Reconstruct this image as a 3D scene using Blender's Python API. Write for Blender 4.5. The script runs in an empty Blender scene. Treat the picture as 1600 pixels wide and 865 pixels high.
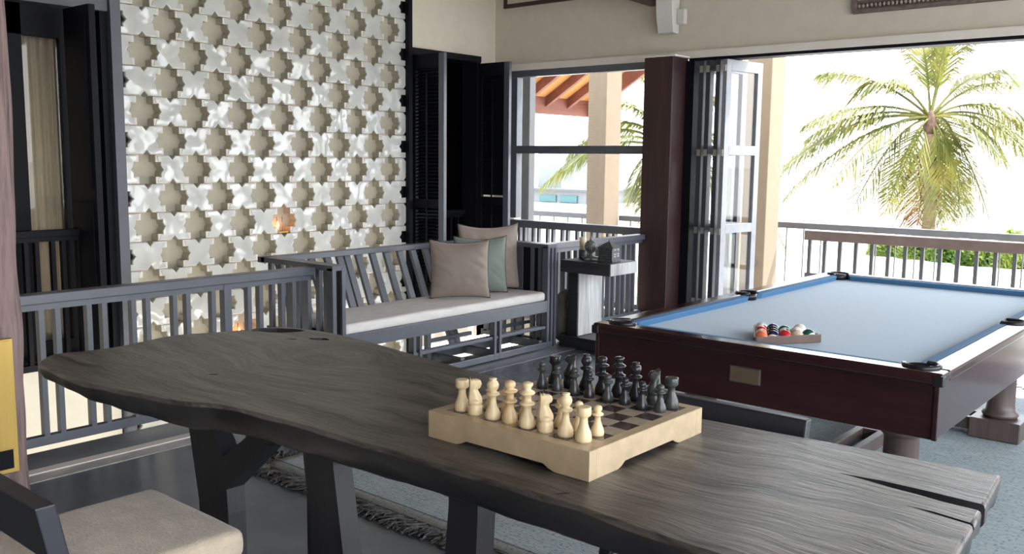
import bpy, bmesh, math, random
from mathutils import Vector, Matrix, noise
random.seed(7)
S = bpy.context.scene
COL = S.collection
PI = math.pi

# ------------------------------------------------------------------ camera
EYE = Vector((0, 0, 1.54))
cam_d = bpy.data.cameras.new('camera')
cam_d.sensor_width = 36.0
cam_d.lens = 1438.6 / 1600 * 36.0
cam_d.clip_start = 0.05
cam_d.clip_end = 2000
cam = bpy.data.objects.new('camera', cam_d)
COL.objects.link(cam)
RX = Vector((0.64868782, -0.76097332, 0.01112281))
DN = Vector((-0.08851986, -0.08995798, -0.99200393))
FW = Vector((0.75588911, 0.64251628, -0.1257159))
m = Matrix((RX, -DN, -FW)).transposed().to_4x4()
m.translation = EYE
cam.matrix_world = m
S.camera = cam

# ------------------------------------------------------------------ view, sky, sun
S.view_settings.view_transform = 'Standard'
S.view_settings.look = 'None'
S.view_settings.gamma = 1.0
S.view_settings.use_curve_mapping = False
S.view_settings.exposure = 0.1
W = bpy.data.worlds.new('sky')
S.world = W
W.use_nodes = True
wn = W.node_tree.nodes
wl = W.node_tree.links
bg = wn['Background']
bg.inputs['Strength'].default_value = 6.0
tc = wn.new('ShaderNodeTexCoord')
sx = wn.new('ShaderNodeSeparateXYZ')
cr = wn.new('ShaderNodeValToRGB')
cr.color_ramp.elements[0].position = 0.0
cr.color_ramp.elements[0].color = (0.95, 0.97, 1.0, 1)
cr.color_ramp.elements[1].position = 1.0
cr.color_ramp.elements[1].color = (0.66, 0.80, 1.0, 1)
wl.new(tc.outputs['Generated'], sx.inputs[0])
wl.new(sx.outputs['Z'], cr.inputs[0])
wl.new(cr.outputs[0], bg.inputs['Color'])

sun_d = bpy.data.lights.new('sun', 'SUN')
sun_d.energy = 12.0
sun_d.angle = math.radians(0.6)
sun_d.color = (1.0, 0.95, 0.87)
sun = bpy.data.objects.new('sun', sun_d)
COL.objects.link(sun)
sun.rotation_euler = Vector((0.49, -0.35, 0.86)).to_track_quat('Z', 'Y').to_euler()
sun.location = (12, -6, 15)

hall_d = bpy.data.lights.new('lower_hall_fill', 'AREA')  # unseen fill light added to brighten the lower wall
hall_d.shape = 'RECTANGLE'; hall_d.size = 5.0; hall_d.size_y = 0.4; hall_d.energy = 62; hall_d.color = (1.0, 0.95, 0.86)
hall = bpy.data.objects.new('lower_hall_fill', hall_d)
COL.objects.link(hall)
hall.location = (3.2, 4.62, -0.45)
hall.rotation_euler = Vector((0, -0.9, 0.35)).to_track_quat('Z', 'Y').to_euler()

# ------------------------------------------------------------------ materials
def new_mat(name):
    mt = bpy.data.materials.new(name)
    mt.use_nodes = True
    nt = mt.node_tree
    return mt, nt.nodes, nt.links, nt.nodes['Principled BSDF']

def ramp(N, L, src, stops):
    r = N.new('ShaderNodeValToRGB')
    e = r.color_ramp.elements
    while len(e) < len(stops):
        e.new(0.5)
    for i, (p, c) in enumerate(stops):
        e[i].position = p
        e[i].color = (*c, 1)
    L.new(src, r.inputs[0])
    return r.outputs[0]

def coords(N, L, scale=(1, 1, 1), loc=(0, 0, 0)):
    t = N.new('ShaderNodeTexCoord')
    mp = N.new('ShaderNodeMapping')
    mp.inputs['Scale'].default_value = scale
    mp.inputs['Location'].default_value = loc
    L.new(t.outputs['Object'], mp.inputs[0])
    return mp.outputs[0]

def plain(name, col, rough=0.5, metal=0.0, var=0.12, scale=8.0, bump=0.0, bscale=60.0, spec=0.5, stretch=(1, 1, 1), sheen=0.0):
    mt, N, L, B = new_mat(name)
    B.inputs['Roughness'].default_value = rough
    B.inputs['Metallic'].default_value = metal
    B.inputs['Specular IOR Level'].default_value = spec
    if sheen:
        B.inputs['Sheen Weight'].default_value = sheen
    co = coords(N, L, stretch)
    nz = N.new('ShaderNodeTexNoise')
    nz.inputs['Scale'].default_value = scale
    nz.inputs['Detail'].default_value = 6
    L.new(co, nz.inputs['Vector'])
    lo = tuple(max(0, c * (1 - var)) for c in col)
    hi = tuple(min(1, c * (1 + var)) for c in col)
    L.new(ramp(N, L, nz.outputs['Fac'], [(0.3, lo), (0.7, hi)]), B.inputs['Base Color'])
    if bump:
        n2 = N.new('ShaderNodeTexNoise')
        n2.inputs['Scale'].default_value = bscale
        n2.inputs['Detail'].default_value = 4
        L.new(co, n2.inputs['Vector'])
        b = N.new('ShaderNodeBump')
        b.inputs['Strength'].default_value = bump
        b.inputs['Distance'].default_value = 0.01
        L.new(n2.outputs['Fac'], b.inputs['Height'])
        L.new(b.outputs[0], B.inputs['Normal'])
    return mt

def wood(name, dark, light, rough=0.5, along='Y', fine=60.0, bump=0.3, spec=0.5, knot=None, tight=.14):
    mt, N, L, B = new_mat(name)
    B.inputs['Roughness'].default_value = rough
    B.inputs['Specular IOR Level'].default_value = spec
    t = N.new('ShaderNodeTexCoord')
    vec = t.outputs['Object']
    if knot:
        kx, ky, a = knot
        s = N.new('ShaderNodeSeparateXYZ')
        L.new(vec, s.inputs[0])
        def mth(op, a_, b_=None):
            q = N.new('ShaderNodeMath'); q.operation = op
            for i, v in enumerate((a_, b_)):
                if v is None: continue
                if isinstance(v, (int, float)): q.inputs[i].default_value = v
                else: L.new(v, q.inputs[i])
            return q.outputs[0]
        wob = N.new('ShaderNodeTexNoise')
        wob.inputs['Scale'].default_value = 2.2
        L.new(vec, wob.inputs['Vector'])
        wv = mth('MULTIPLY', mth('SUBTRACT', wob.outputs['Fac'], 0.5), 0.16)
        dx = mth('ADD', mth('SUBTRACT', s.outputs[0], kx), wv)
        dy = mth('SUBTRACT', s.outputs[1], ky)
        r2 = mth('ADD', mth('MULTIPLY', dx, dx), mth('MULTIPLY', dy, dy))
        f = mth('SUBTRACT', 1.0, mth('DIVIDE', a * a, mth('ADD', r2, 0.01)))
        f2 = mth('MAXIMUM', f, -2.0)
        psi = mth('MULTIPLY', dx, f2)
        cb = N.new('ShaderNodeCombineXYZ')
        L.new(psi, cb.inputs[0])
        L.new(mth('MULTIPLY', s.outputs[1], 0.10), cb.inputs[1])
        L.new(mth('MULTIPLY', s.outputs[2], 0.5), cb.inputs[2])
        vec2 = cb.outputs[0]
    else:
        mp = N.new('ShaderNodeMapping')
        sc = {'X': (0.08, 1, 1), 'Y': (1, 0.08, 1), 'Z': (1, 1, 0.08)}[along]
        mp.inputs['Scale'].default_value = sc
        L.new(vec, mp.inputs[0])
        vec2 = mp.outputs[0]
    n1 = N.new('ShaderNodeTexNoise')
    n1.inputs['Scale'].default_value = fine
    n1.inputs['Detail'].default_value = 8
    n1.inputs['Roughness'].default_value = 0.65
    L.new(vec2, n1.inputs['Vector'])
    n2 = N.new('ShaderNodeTexNoise')
    n2.inputs['Scale'].default_value = fine * 0.22
    n2.inputs['Detail'].default_value = 4
    L.new(vec2, n2.inputs['Vector'])
    mx = N.new('ShaderNodeMath'); mx.operation = 'ADD'
    L.new(n1.outputs['Fac'], mx.inputs[0]); L.new(n2.outputs['Fac'], mx.inputs[1])
    hf = N.new('ShaderNodeMath'); hf.operation = 'MULTIPLY'
    hf.inputs[1].default_value = 0.5
    L.new(mx.outputs[0], hf.inputs[0])
    mid = tuple((a_ + b_) / 2 for a_, b_ in zip(dark, light))
    L.new(ramp(N, L, hf.outputs[0], [(0.5 - tight, dark), (0.5, mid), (0.5 + tight, light)]), B.inputs['Base Color'])
    b = N.new('ShaderNodeBump')
    b.inputs['Strength'].default_value = bump
    b.inputs['Distance'].default_value = 0.006
    L.new(hf.outputs[0], b.inputs['Height'])
    L.new(b.outputs[0], B.inputs['Normal'])
    return mt

M = {}
M['paint'] = plain('charcoal_paint', (0.082, 0.091, 0.113), rough=0.36, var=0.1, bump=0.03, spec=0.9)
M['dark_paint'] = plain('dark_navy_paint', (0.022, 0.025, 0.034), rough=0.4, var=0.1, spec=0.6)
M['black'] = plain('black_paint', (0.006, 0.0065, 0.010), rough=0.5, var=0.15, spec=0.15)
M['doorframe'] = plain('grey_door_paint', (0.10, 0.11, 0.13), rough=0.45, var=0.08)
M['plaster'] = plain('cream_plaster', (0.66, 0.605, 0.51), rough=0.9, var=0.03, bump=0.08, bscale=120, spec=0.1)
M['plaster_low'] = plain('pale_plaster', (0.80, 0.76, 0.66), rough=0.9, var=0.03, spec=0.1)
M['ceiling_wood'] = wood('ceiling_boards', (0.10, 0.07, 0.05), (0.24, 0.18, 0.13), rough=0.6, along='X', fine=20)
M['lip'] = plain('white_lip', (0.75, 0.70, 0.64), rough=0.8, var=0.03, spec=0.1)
M['recess'] = plain('beige_stone', (0.50, 0.465, 0.375), rough=0.8, var=0.06, scale=14, spec=0.2)
M['tile_body'] = plain('matte_tile_stone', (0.72, 0.68, 0.63), rough=0.6, var=0.05, scale=20, spec=0.4)
M['concrete'] = plain('polished_concrete', (0.10, 0.11, 0.132), rough=0.27, var=0.25, scale=2.5, bump=0.02, bscale=12, spec=0.8)
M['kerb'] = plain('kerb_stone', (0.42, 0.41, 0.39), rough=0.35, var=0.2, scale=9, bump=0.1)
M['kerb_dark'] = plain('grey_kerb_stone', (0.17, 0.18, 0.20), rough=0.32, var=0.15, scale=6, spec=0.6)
M['deck'] = plain('pale_deck', (0.42, 0.40, 0.37), rough=0.8, var=0.06)
M['sand'] = plain('pale_sand', (0.55, 0.53, 0.48), rough=0.95, var=0.05, scale=0.6)
M['column'] = plain('tan_column', (0.215, 0.165, 0.115), rough=0.85, var=0.03, spec=0.2)
M['maroon'] = wood('maroon_timber', (0.026, 0.010, 0.012), (0.055, 0.022, 0.022), rough=0.42, along='Z', fine=30, bump=0.4)
M['rough_wood'] = wood('rough_brown_timber', (0.035, 0.02, 0.018), (0.26, 0.175, 0.165), rough=0.6, along='Z', fine=34, bump=1.0, tight=.08)
M['mahogany'] = wood('mahogany', (0.022, 0.009, 0.011), (0.040, 0.016, 0.017), rough=0.14, along='Y', fine=25, bump=0.015)
M['legwood'] = wood('turned_leg_wood', (0.055, 0.038, 0.034), (0.125, 0.09, 0.08), rough=0.4, along='Z', fine=30, bump=0.05)
M['slab'] = wood('charred_slab', (0.010, 0.009, 0.008), (0.150, 0.130, 0.114), rough=0.34, fine=90, bump=0.8, spec=0.75, knot=(1.80, 2.28, 0.17), tight=.105)
M['slab_side'] = plain('charred_edge', (0.028, 0.027, 0.028), rough=0.4, var=0.8, scale=5, bump=0.3, bscale=20, stretch=(1, 0.4, 1))
M['table_leg'] = plain('black_leg_timber', (0.014, 0.014, 0.018), rough=0.45, var=0.3, bump=0.1, stretch=(1, 1, 0.1))
M['glare_wood'] = wood('painted_glare_timber', (0.20, 0.20, 0.20), (0.56, 0.56, 0.55), rough=0.55, along='Z', fine=40, bump=0.5)  # glare on the side table, painted as pale timber
M['black_wood'] = wood('black_side_table_timber', (0.010, 0.010, 0.013), (0.035, 0.035, 0.04), rough=0.45, along='Y', fine=30, bump=0.3)
M['tray'] = M['black']
M['linen'] = plain('cream_linen', (0.76, 0.73, 0.70), rough=0.95, var=0.07, scale=30, bump=0.3, bscale=300, spec=0.1, stretch=(0.3, 1, 1))
M['pillow'] = plain('taupe_silk', (0.27, 0.215, 0.18), rough=0.55, var=0.04, bump=0.1, bscale=400, spec=0.4, sheen=0.3)
M['green_silk'] = plain('sage_silk', (0.16, 0.20, 0.17), rough=0.5, var=0.05, bump=0.1, bscale=400, spec=0.45, sheen=0.3)
M['piping'] = plain('dark_piping', (0.06, 0.045, 0.04), rough=0.6)
M['velvet'] = plain('oatmeal_velvet', (0.66, 0.55, 0.41), rough=0.85, var=0.13, scale=18, bump=0.5, bscale=130, spec=0.15, sheen=0.5)
M['brass'] = plain('brushed_brass', (0.44, 0.30, 0.09), rough=0.32, metal=1.0, var=0.1, scale=30, stretch=(1, 1, 0.02))
M['plate'] = plain('bronze_plate', (0.20, 0.15, 0.10), rough=0.4, metal=0.5)
M['steel'] = plain('steel', (0.45, 0.44, 0.42), rough=0.35, metal=1.0)
M['baize'] = plain('blue_baize', (0.19, 0.33, 0.46), rough=0.7, var=0.03, scale=200, spec=0.35, sheen=0.35)
M['baize_rail'] = plain('blue_baize_cushion', (0.09, 0.21, 0.38), rough=0.75, var=0.03, scale=200, spec=0.2)  # same cloth as the bed, missing grazing sheen painted as darker blue
M['leather'] = plain('black_leather', (0.012, 0.012, 0.016), rough=0.35, var=0.1)
M['rack'] = wood('rack_wood', (0.10, 0.06, 0.05), (0.18, 0.12, 0.09), rough=0.4, along='X', fine=30, bump=0.05)
M['marble_light'] = plain('travertine', (0.52, 0.40, 0.255), rough=0.35, var=0.14, scale=22, bump=0.08, bscale=90)
M['sq_light'] = plain('light_marble_square', (0.42, 0.34, 0.26), rough=0.25, var=0.12, scale=40)
M['sq_dark'] = plain('dark_marble_square', (0.065, 0.048, 0.045), rough=0.16, var=0.4, scale=40)
M['piece_white'] = plain('cream_onyx', (0.78, 0.61, 0.36), rough=0.28, var=0.08, scale=45)
M['piece_veined'] = plain('amber_veined_onyx', (0.70, 0.50, 0.26), rough=0.28, var=0.3, scale=28)
M['piece_black'] = plain('black_onyx', (0.022, 0.022, 0.026), rough=0.24, var=0.4, scale=45)
M['piece_grey'] = plain('grey_green_marble', (0.055, 0.060, 0.058), rough=0.26, var=0.35, scale=60)
M['wax'] = plain('ivory_wax', (0.75, 0.66, 0.45), rough=0.5, var=0.03)
M['iron'] = plain('weathered_iron', (0.085, 0.09, 0.09), rough=0.55, metal=0.4, var=0.4, scale=50, bump=0.3)
M['pewter'] = plain('verdigris_pewter', (0.16, 0.18, 0.17), rough=0.5, metal=0.5, var=0.35, scale=50, bump=0.3)
M['speaker'] = plain('white_plastic', (0.62, 0.60, 0.57), rough=0.5, var=0.02)
M['carved'] = plain('carved_grey_wood', (0.16, 0.12, 0.105), rough=0.7, var=0.3, scale=30)
M['carved_light'] = plain('carved_relief', (0.34, 0.29, 0.25), rough=0.7, var=0.2, scale=30)
M['curtain'] = plain('taupe_curtain', (0.74, 0.66, 0.54), rough=0.9, var=0.05, spec=0.1)
M['bag'] = plain('grey_canvas', (0.20, 0.19, 0.18), rough=0.9, var=0.2, bump=0.3)
M['tassel'] = plain('grey_yarn', (0.11, 0.107, 0.105), rough=0.95, var=0.6, scale=60, spec=0.1)
M['rafter'] = wood('red_rafter', (0.13, 0.036, 0.020), (0.22, 0.070, 0.040), rough=0.6, along='X', fine=20, bump=0.1)
M['soffit'] = plain('orange_soffit', (0.50, 0.22, 0.06), rough=0.7, var=0.1)
M['roof'] = plain('roof_tile', (0.25, 0.12, 0.09), rough=0.8)
M['white_wall'] = plain('white_render', (0.24, 0.25, 0.26), rough=0.8, var=0.03)
M['teal_glass'] = plain('teal_glazing', (0.07, 0.17, 0.18), rough=0.15, var=0.1)
M['rail_grey'] = plain('grey_handrail', (0.10, 0.10, 0.105), rough=0.5)
M['door_lit_paint'] = plain('lit_folding_door_paint', (0.20, 0.21, 0.23), rough=0.4)  # lighter paint stands for daylight on the front leaf's face
M['rail_brown'] = plain('brown_handrail', (0.17, 0.12, 0.105), rough=0.55)
M['trunk'] = plain('palm_trunk', (0.26, 0.17, 0.10), rough=0.9, var=0.4, scale=5, bump=0.5, bscale=12, stretch=(1, 1, 4))

def glass(name, tint=(0.97, 0.98, 0.98)):
    mt, N, L, B = new_mat(name)
    N.remove(B)
    out = N['Material Output']
    tr = N.new('ShaderNodeBsdfTransparent'); tr.inputs[0].default_value = (*tint, 1)
    gl = N.new('ShaderNodeBsdfGlossy'); gl.inputs['Roughness'].default_value = 0.02
    lw = N.new('ShaderNodeLayerWeight'); lw.inputs[0].default_value = 0.5
    pw = N.new('ShaderNodeMath'); pw.operation = 'POWER'; pw.inputs[1].default_value = 4.0
    fr = N.new('ShaderNodeMath'); fr.operation = 'MULTIPLY_ADD'; fr.inputs[1].default_value = 0.5; fr.inputs[2].default_value = 0.03
    L.new(lw.outputs['Facing'], pw.inputs[0]); L.new(pw.outputs[0], fr.inputs[0])
    mx = N.new('ShaderNodeMixShader')
    L.new(fr.outputs[0], mx.inputs[0]); L.new(tr.outputs[0], mx.inputs[1]); L.new(gl.outputs[0], mx.inputs[2])
    L.new(mx.outputs[0], out.inputs[0])
    return mt
M['glass'] = glass('window_glass')
M['smoke_glass'] = glass('smoked_door_glass', (0.9, 0.89, 0.87))

def leafmat(name, c1, c2):
    mt, N, L, B = new_mat(name)
    out = N['Material Output']
    g = N.new('ShaderNodeNewGeometry')
    nz = N.new('ShaderNodeTexNoise'); nz.inputs['Scale'].default_value = 1.1; nz.inputs['Detail'].default_value = 3
    L.new(g.outputs['Position'], nz.inputs['Vector'])
    c = ramp(N, L, nz.outputs['Fac'], [(0.35, c1), (0.65, c2)])
    L.new(c, B.inputs['Base Color'])
    B.inputs['Roughness'].default_value = 0.45
    t = N.new('ShaderNodeBsdfTranslucent'); L.new(c, t.inputs[0])
    mx = N.new('ShaderNodeMixShader'); mx.inputs[0].default_value = 0.5
    L.new(B.outputs[0], mx.inputs[1]); L.new(t.outputs[0], mx.inputs[2])
    L.new(mx.outputs[0], out.inputs[0])
    return mt
M['frond'] = leafmat('palm_frond', (0.085, 0.105, 0.018), (0.25, 0.23, 0.045))
M['frond_dry'] = leafmat('dry_palm_frond', (0.16, 0.055, 0.018), (0.22, 0.10, 0.03))
M['palm_fibre'] = plain('palm_fibre', (0.11, 0.062, 0.04), rough=0.9, var=0.5, scale=9, bump=0.5)
M['hedge'] = leafmat('hedge_leaf', (0.08, 0.15, 0.02), (0.28, 0.34, 0.07))

def glaze():
    mt, N, L, B = new_mat('pearl_glaze')
    B.inputs['Roughness'].default_value = 0.15
    B.inputs['IOR'].default_value = 1.6
    B.inputs['Coat Weight'].default_value = 0.6
    B.inputs['Coat Roughness'].default_value = 0.05
    t = N.new('ShaderNodeTexCoord'); oi = N.new('ShaderNodeObjectInfo')
    ad = N.new('ShaderNodeVectorMath'); ad.operation = 'ADD'
    sc = N.new('ShaderNodeVectorMath'); sc.operation = 'SCALE'; sc.inputs['Scale'].default_value = 40
    cb = N.new('ShaderNodeCombineXYZ')
    for i in range(3): L.new(oi.outputs['Random'], cb.inputs[i])
    L.new(cb.outputs[0], sc.inputs[0]); L.new(t.outputs['Object'], ad.inputs[0]); L.new(sc.outputs[0], ad.inputs[1])
    nz = N.new('ShaderNodeTexNoise'); nz.inputs['Scale'].default_value = 7; nz.inputs['Detail'].default_value = 0.6
    L.new(ad.outputs[0], nz.inputs['Vector'])
    b = N.new('ShaderNodeBump'); b.inputs['Strength'].default_value = 1.0; b.inputs['Distance'].default_value = 0.030
    L.new(nz.outputs['Fac'], b.inputs['Height']); L.new(b.outputs[0], B.inputs['Normal']); L.new(b.outputs[0], B.inputs['Coat Normal'])
    L.new(ramp(N, L, nz.outputs['Fac'], [(0.3, (0.52, 0.53, 0.51)), (0.7, (0.62, 0.625, 0.60))]), B.inputs['Base Color'])
    return mt
M['glaze'] = glaze()

def rugmat():
    mt, N, L, B = new_mat('woven_rug')
    B.inputs['Roughness'].default_value = 0.95
    B.inputs['Specular IOR Level'].default_value = 0.1
    co = coords(N, L)
    nz = N.new('ShaderNodeTexNoise'); nz.inputs['Scale'].default_value = 1.0; nz.inputs['Detail'].default_value = 3
    mp = N.new('ShaderNodeMapping'); mp.inputs['Scale'].default_value = (110, 7, 1); L.new(co, mp.inputs[0]); L.new(mp.outputs[0], nz.inputs['Vector'])
    base = ramp(N, L, nz.outputs['Fac'], [(0.3, (0.30, 0.345, 0.36)), (0.7, (0.44, 0.49, 0.495))])
    n2 = N.new('ShaderNodeTexNoise'); n2.inputs['Scale'].default_value = 1.0; n2.inputs['Detail'].default_value = 0
    mp2 = N.new('ShaderNodeMapping'); mp2.inputs['Scale'].default_value = (120, 60, 1); L.new(co, mp2.inputs[0]); L.new(mp2.outputs[0], n2.inputs['Vector'])
    dots = ramp(N, L, n2.outputs['Fac'], [(0.60, (1, 1, 1)), (0.68, (0.55, 0.62, 0.66))])
    sx = N.new('ShaderNodeSeparateXYZ'); L.new(co, sx.inputs[0])
    st = ramp(N, L, sx.outputs[0], [(0.0, (0.78, 0.70, 0.66)), (0.060, (0.78, 0.70, 0.66)), (0.062, (0.35, 0.32, 0.31)), (0.070, (0.35, 0.32, 0.31)), (0.072, (1, 1, 1))])
    for a in (dots, st):
        mx = N.new('ShaderNodeMix'); mx.data_type = 'RGBA'; mx.blend_type = 'MULTIPLY'; mx.inputs[0].default_value = 1.0
        L.new(base, mx.inputs[6]); L.new(a, mx.inputs[7]); base = mx.outputs[2]
    L.new(base, B.inputs['Base Color'])
    b = N.new('ShaderNodeBump'); b.inputs['Strength'].default_value = 0.6; b.inputs['Distance'].default_value = 0.004
    L.new(nz.outputs['Fac'], b.inputs['Height']); L.new(b.outputs[0], B.inputs['Normal'])
    return mt
M['rug'] = rugmat()

def emis(name, col, st):
    mt, N, L, B = new_mat(name)
    B.inputs['Base Color'].default_value = (*col, 1)
    B.inputs['Emission Color'].default_value = (*col, 1)
    B.inputs['Emission Strength'].default_value = st
    return mt
M['flame'] = emis('candle_flame', (1.0, 0.30, 0.06), 22.0)
def ballmat(name, c, stripe=None):
    mt, N, L, B = new_mat(name)
    B.inputs['Roughness'].default_value = 0.08
    if stripe:
        co = coords(N, L)
        sx = N.new('ShaderNodeSeparateXYZ'); L.new(co, sx.inputs[0])
        ab = N.new('ShaderNodeMath'); ab.operation = 'ABSOLUTE'; L.new(sx.outputs[2], ab.inputs[0])
        cmp_ = N.new('ShaderNodeMath'); cmp_.operation = 'LESS_THAN'; cmp_.inputs[1].default_value = 0.014; L.new(ab.outputs[0], cmp_.inputs[0])
        L.new(ramp(N, L, cmp_.outputs[0], [(0.4, c), (0.6, stripe)]), B.inputs['Base Color'])
    else:
        co = coords(N, L)
        nz = N.new('ShaderNodeTexNoise'); L.new(co, nz.inputs['Vector'])
        L.new(ramp(N, L, nz.outputs['Fac'], [(0.3, c), (0.7, tuple(min(1, x * 1.06) for x in c))]), B.inputs['Base Color'])
    return mt

# ------------------------------------------------------------------ mesh builder
class MB:
    def __init__(s, o=(0, 0, 0)):
        s.v = []; s.f = []; s.m = []; s.sm = []; s.o = Vector(o); s.mats = []
    def mi(s, mat):
        if mat not in s.mats: s.mats.append(mat)
        return s.mats.index(mat)
    def add(s, vs, fs, mat, smooth=False):
        b = len(s.v); k = s.mi(mat)
        s.v += [Vector(p) - s.o for p in vs]
        for f in fs:
            s.f.append([b + i for i in f]); s.m.append(k); s.sm.append(smooth)
        return s
    def box(s, x0, x1, y0, y1, z0, z1, mat):
        vs = [(x, y, z) for z in (z0, z1) for y in (y0, y1) for x in (x0, x1)]
        return s.add(vs, [(0, 2, 3, 1), (4, 5, 7, 6), (0, 1, 5, 4), (2, 6, 7, 3), (0, 4, 6, 2), (1, 3, 7, 5)], mat)
    def hexa(s, bot, top, mat):
        n = len(bot)
        fs = [tuple(range(n))[::-1], tuple(range(n, 2 * n))]
        for i in range(n):
            j = (i + 1) % n
            fs.append((i, j, n + j, n + i))
        return s.add(list(bot) + list(top), fs, mat)
    def bar(s, a, b, w, h, mat, up=(0, 0, 1)):
        a = Vector(a); b = Vector(b); d = (b - a).normalized(); u = Vector(up)
        r = d.cross(u).normalized(); u2 = r.cross(d).normalized()
        q = [(-1, -1), (1, -1), (1, 1), (-1, 1)]
        A = [a + r * (w / 2 * i) + u2 * (h / 2 * j) for i, j in q]
        B = [b + r * (w / 2 * i) + u2 * (h / 2 * j) for i, j in q]
        return s.hexa(A, B, mat)
    def lathe(s, c, prof, mat, n=20, smooth=True):
        c = Vector(c); vs = []; fs = []
        for r, z in prof:
            for i in range(n):
                a = 2 * PI * i / n
                vs.append(c + Vector((r * math.cos(a), r * math.sin(a), z)))
        for k in range(len(prof) - 1):
            for i in range(n):
                j = (i + 1) % n
                fs.append((k * n + i, k * n + j, (k + 1) * n + j, (k + 1) * n + i))
        fs.append(tuple(range(n))[::-1]); fs.append(tuple(range((len(prof) - 1) * n, len(prof) * n)))
        return s.add(vs, fs, mat, smooth)
    def tube(s, pts, r, mat, n=8):
        pts = [Vector(p) for p in pts]; vs = []; fs = []
        for k, p in enumerate(pts):
            d = (pts[min(k + 1, len(pts) - 1)] - pts[max(k - 1, 0)]).normalized()
            u = Vector((0, 0, 1)) if abs(d.z) < 0.9 else Vector((1, 0, 0))
            a = d.cross(u).normalized(); b = a.cross(d)
            rr = r[k] if isinstance(r, (list, tuple)) else r
            for i in range(n):
                t = 2 * PI * i / n
                vs.append(p + a * (rr * math.cos(t)) + b * (rr * math.sin(t)))
        for k in range(len(pts) - 1):
            for i in range(n):
                j = (i + 1) % n
                fs.append((k * n + i, (k + 1) * n + i, (k + 1) * n + j, k * n + j))
        fs.append(tuple(range(n))); fs.append(tuple(range((len(pts) - 1) * n, len(pts) * n))[::-1])
        return s.add(vs, fs, mat, True)
    def mesh(s, name):
        me = bpy.data.meshes.new(name)
        me.from_pydata([tuple(v) for v in s.v], [], s.f)
        for mt in s.mats: me.materials.append(M[mt] if isinstance(mt, str) else mt)
        for p, k, q in zip(me.polygons, s.m, s.sm):
            p.material_index = k; p.use_smooth = q
        me.update()
        return me
    def build(s, name, parent=None, loc=(0, 0, 0), bevel=0, seg=2):
        o = bpy.data.objects.new(name, s.mesh(name)); COL.objects.link(o)
        o.location = loc
        if parent: o.parent = parent
        if bevel:
            b = o.modifiers.new('bevel', 'BEVEL'); b.width = bevel; b.segments = seg; b.limit_method = 'ANGLE'; b.angle_limit = 0.6
        return o

def thing(name, loc, label, cat, group=None, rotz=0):
    o = bpy.data.objects.new(name, None); COL.objects.link(o)
    o.empty_display_size = 0.1; o.location = loc; o.rotation_euler = (0, 0, rotz)
    return tag(o, label, cat, group)
def tag(o, label, cat, group=None, kind=None):
    o['label'] = label; o['category'] = cat
    if group: o['group'] = group
    if kind: o['kind'] = kind
    return o
def struct(o, label=None):
    o['kind'] = 'structure'
    if label: o['label'] = label
    return o
def inst(name, me, parent, loc, rot=None, mods=None):
    o = bpy.data.objects.new(name, me); COL.objects.link(o); o.location = loc; o.parent = parent
    if rot: o.rotation_euler = rot
    return o
def pbox(name, parent, x0, x1, y0, y1, z0, z1, mat, bevel=0.003):
    """a box part given in world coordinates, hung under a thing standing (unrotated) at parent.location"""
    return MB(parent.location).box(x0, x1, y0, y1, z0, z1, mat).build(name, parent, bevel=bevel)

# ------------------------------------------------------------------ the setting
def st_box(name, boxes, label=None):
    b = MB()
    for x0, x1, y0, y1, z0, z1, mt in boxes: b.box(x0, x1, y0, y1, z0, z1, mt)
    return struct(b.build(name), label)

WX = 7.9       # window wall
TY = 7.0       # tiled wall
ZC = 3.9
floor = st_box('floor', [(-3.5, WX + .15, -2.55, 4.43, -0.25, 0.0, 'concrete'), (-3.5, 1.2, 4.43, 7.0, -0.25, 0.0, 'concrete')])
st_box('trim_1', [(3.64, WX + .15, 4.43, 4.88, -0.25, 0.004, 'kerb_dark'), (1.2, 3.64, 4.60, 4.88, -0.25, 0.004, 'kerb_dark'), (1.2, 3.64, 4.535, 4.60, -0.25, 0.010, 'lip'), (1.2, 3.64, 4.43, 4.535, -0.25, 0.004, 'kerb')], 'pale stone border strip along the railing, one band painted as a sunlit stripe')  # bright middle band puts a sunlit stripe into the colour
st_box('ceiling', [(-3.5, WX + .3, -2.6, TY + .3, ZC, ZC + .15, 'ceiling_wood')])
st_box('wall_back', [(-3.7, -3.5, -2.55, TY, -0.25, ZC, 'ceiling_wood')])
st_box('wall_unseen_front', [(-3.5, -2.5, -2.55, -2.4, -0.25, ZC, 'plaster'), (-2.5, WX, -2.55, -2.4, 3.4, ZC, 'plaster'), (1.9, 2.2, -2.55, -2.4, 0, 3.4, 'plaster')])  # unseen wall, its opening shaped to brighten the faces turned to it
# window wall: plaster above, window to the left, wide opening to the right
wr = st_box('wall_right', [(WX, WX + .22, -2.55, TY, 2.58, ZC, 'plaster'), (WX, WX + .2, 6.76, TY, -0.25, 2.58, 'plaster'),
                           (WX, WX + .2, -2.55, 0.3, 0, 2.58, 'plaster'), (WX, WX + .2, 4.9, TY + .2, -0.45, -0.25, 'plaster')])  # first box: unseen pier added to keep highlights off the left tiles
st_box('trim_2', [(WX - .05, WX + .25, -2.4, 6.76, 2.515, 2.58, 'lip')], 'pale strip under the plaster above the openings')
st_box('trim_3', [(WX - .02, WX + .14, -2.4, 4.52, 2.488, 2.515, 'black')], 'dark sliding track over the wide opening')

# lower storey seen through the void
st_box('floor_lower', [(-3.5, WX + 2.0, 4.3, TY, -2.85, -2.7, 'kerb')])
st_box('wall_lower', [(-3.5, WX, 4.3, 4.4, -2.7, -0.25, 'plaster'), (-3.5, 3.44, TY, TY + .2, -2.7, -0.03, 'plaster_low'),
                      (3.44, WX, TY + .13, TY + .3, -2.7, -0.6, 'plaster_low')])

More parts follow.
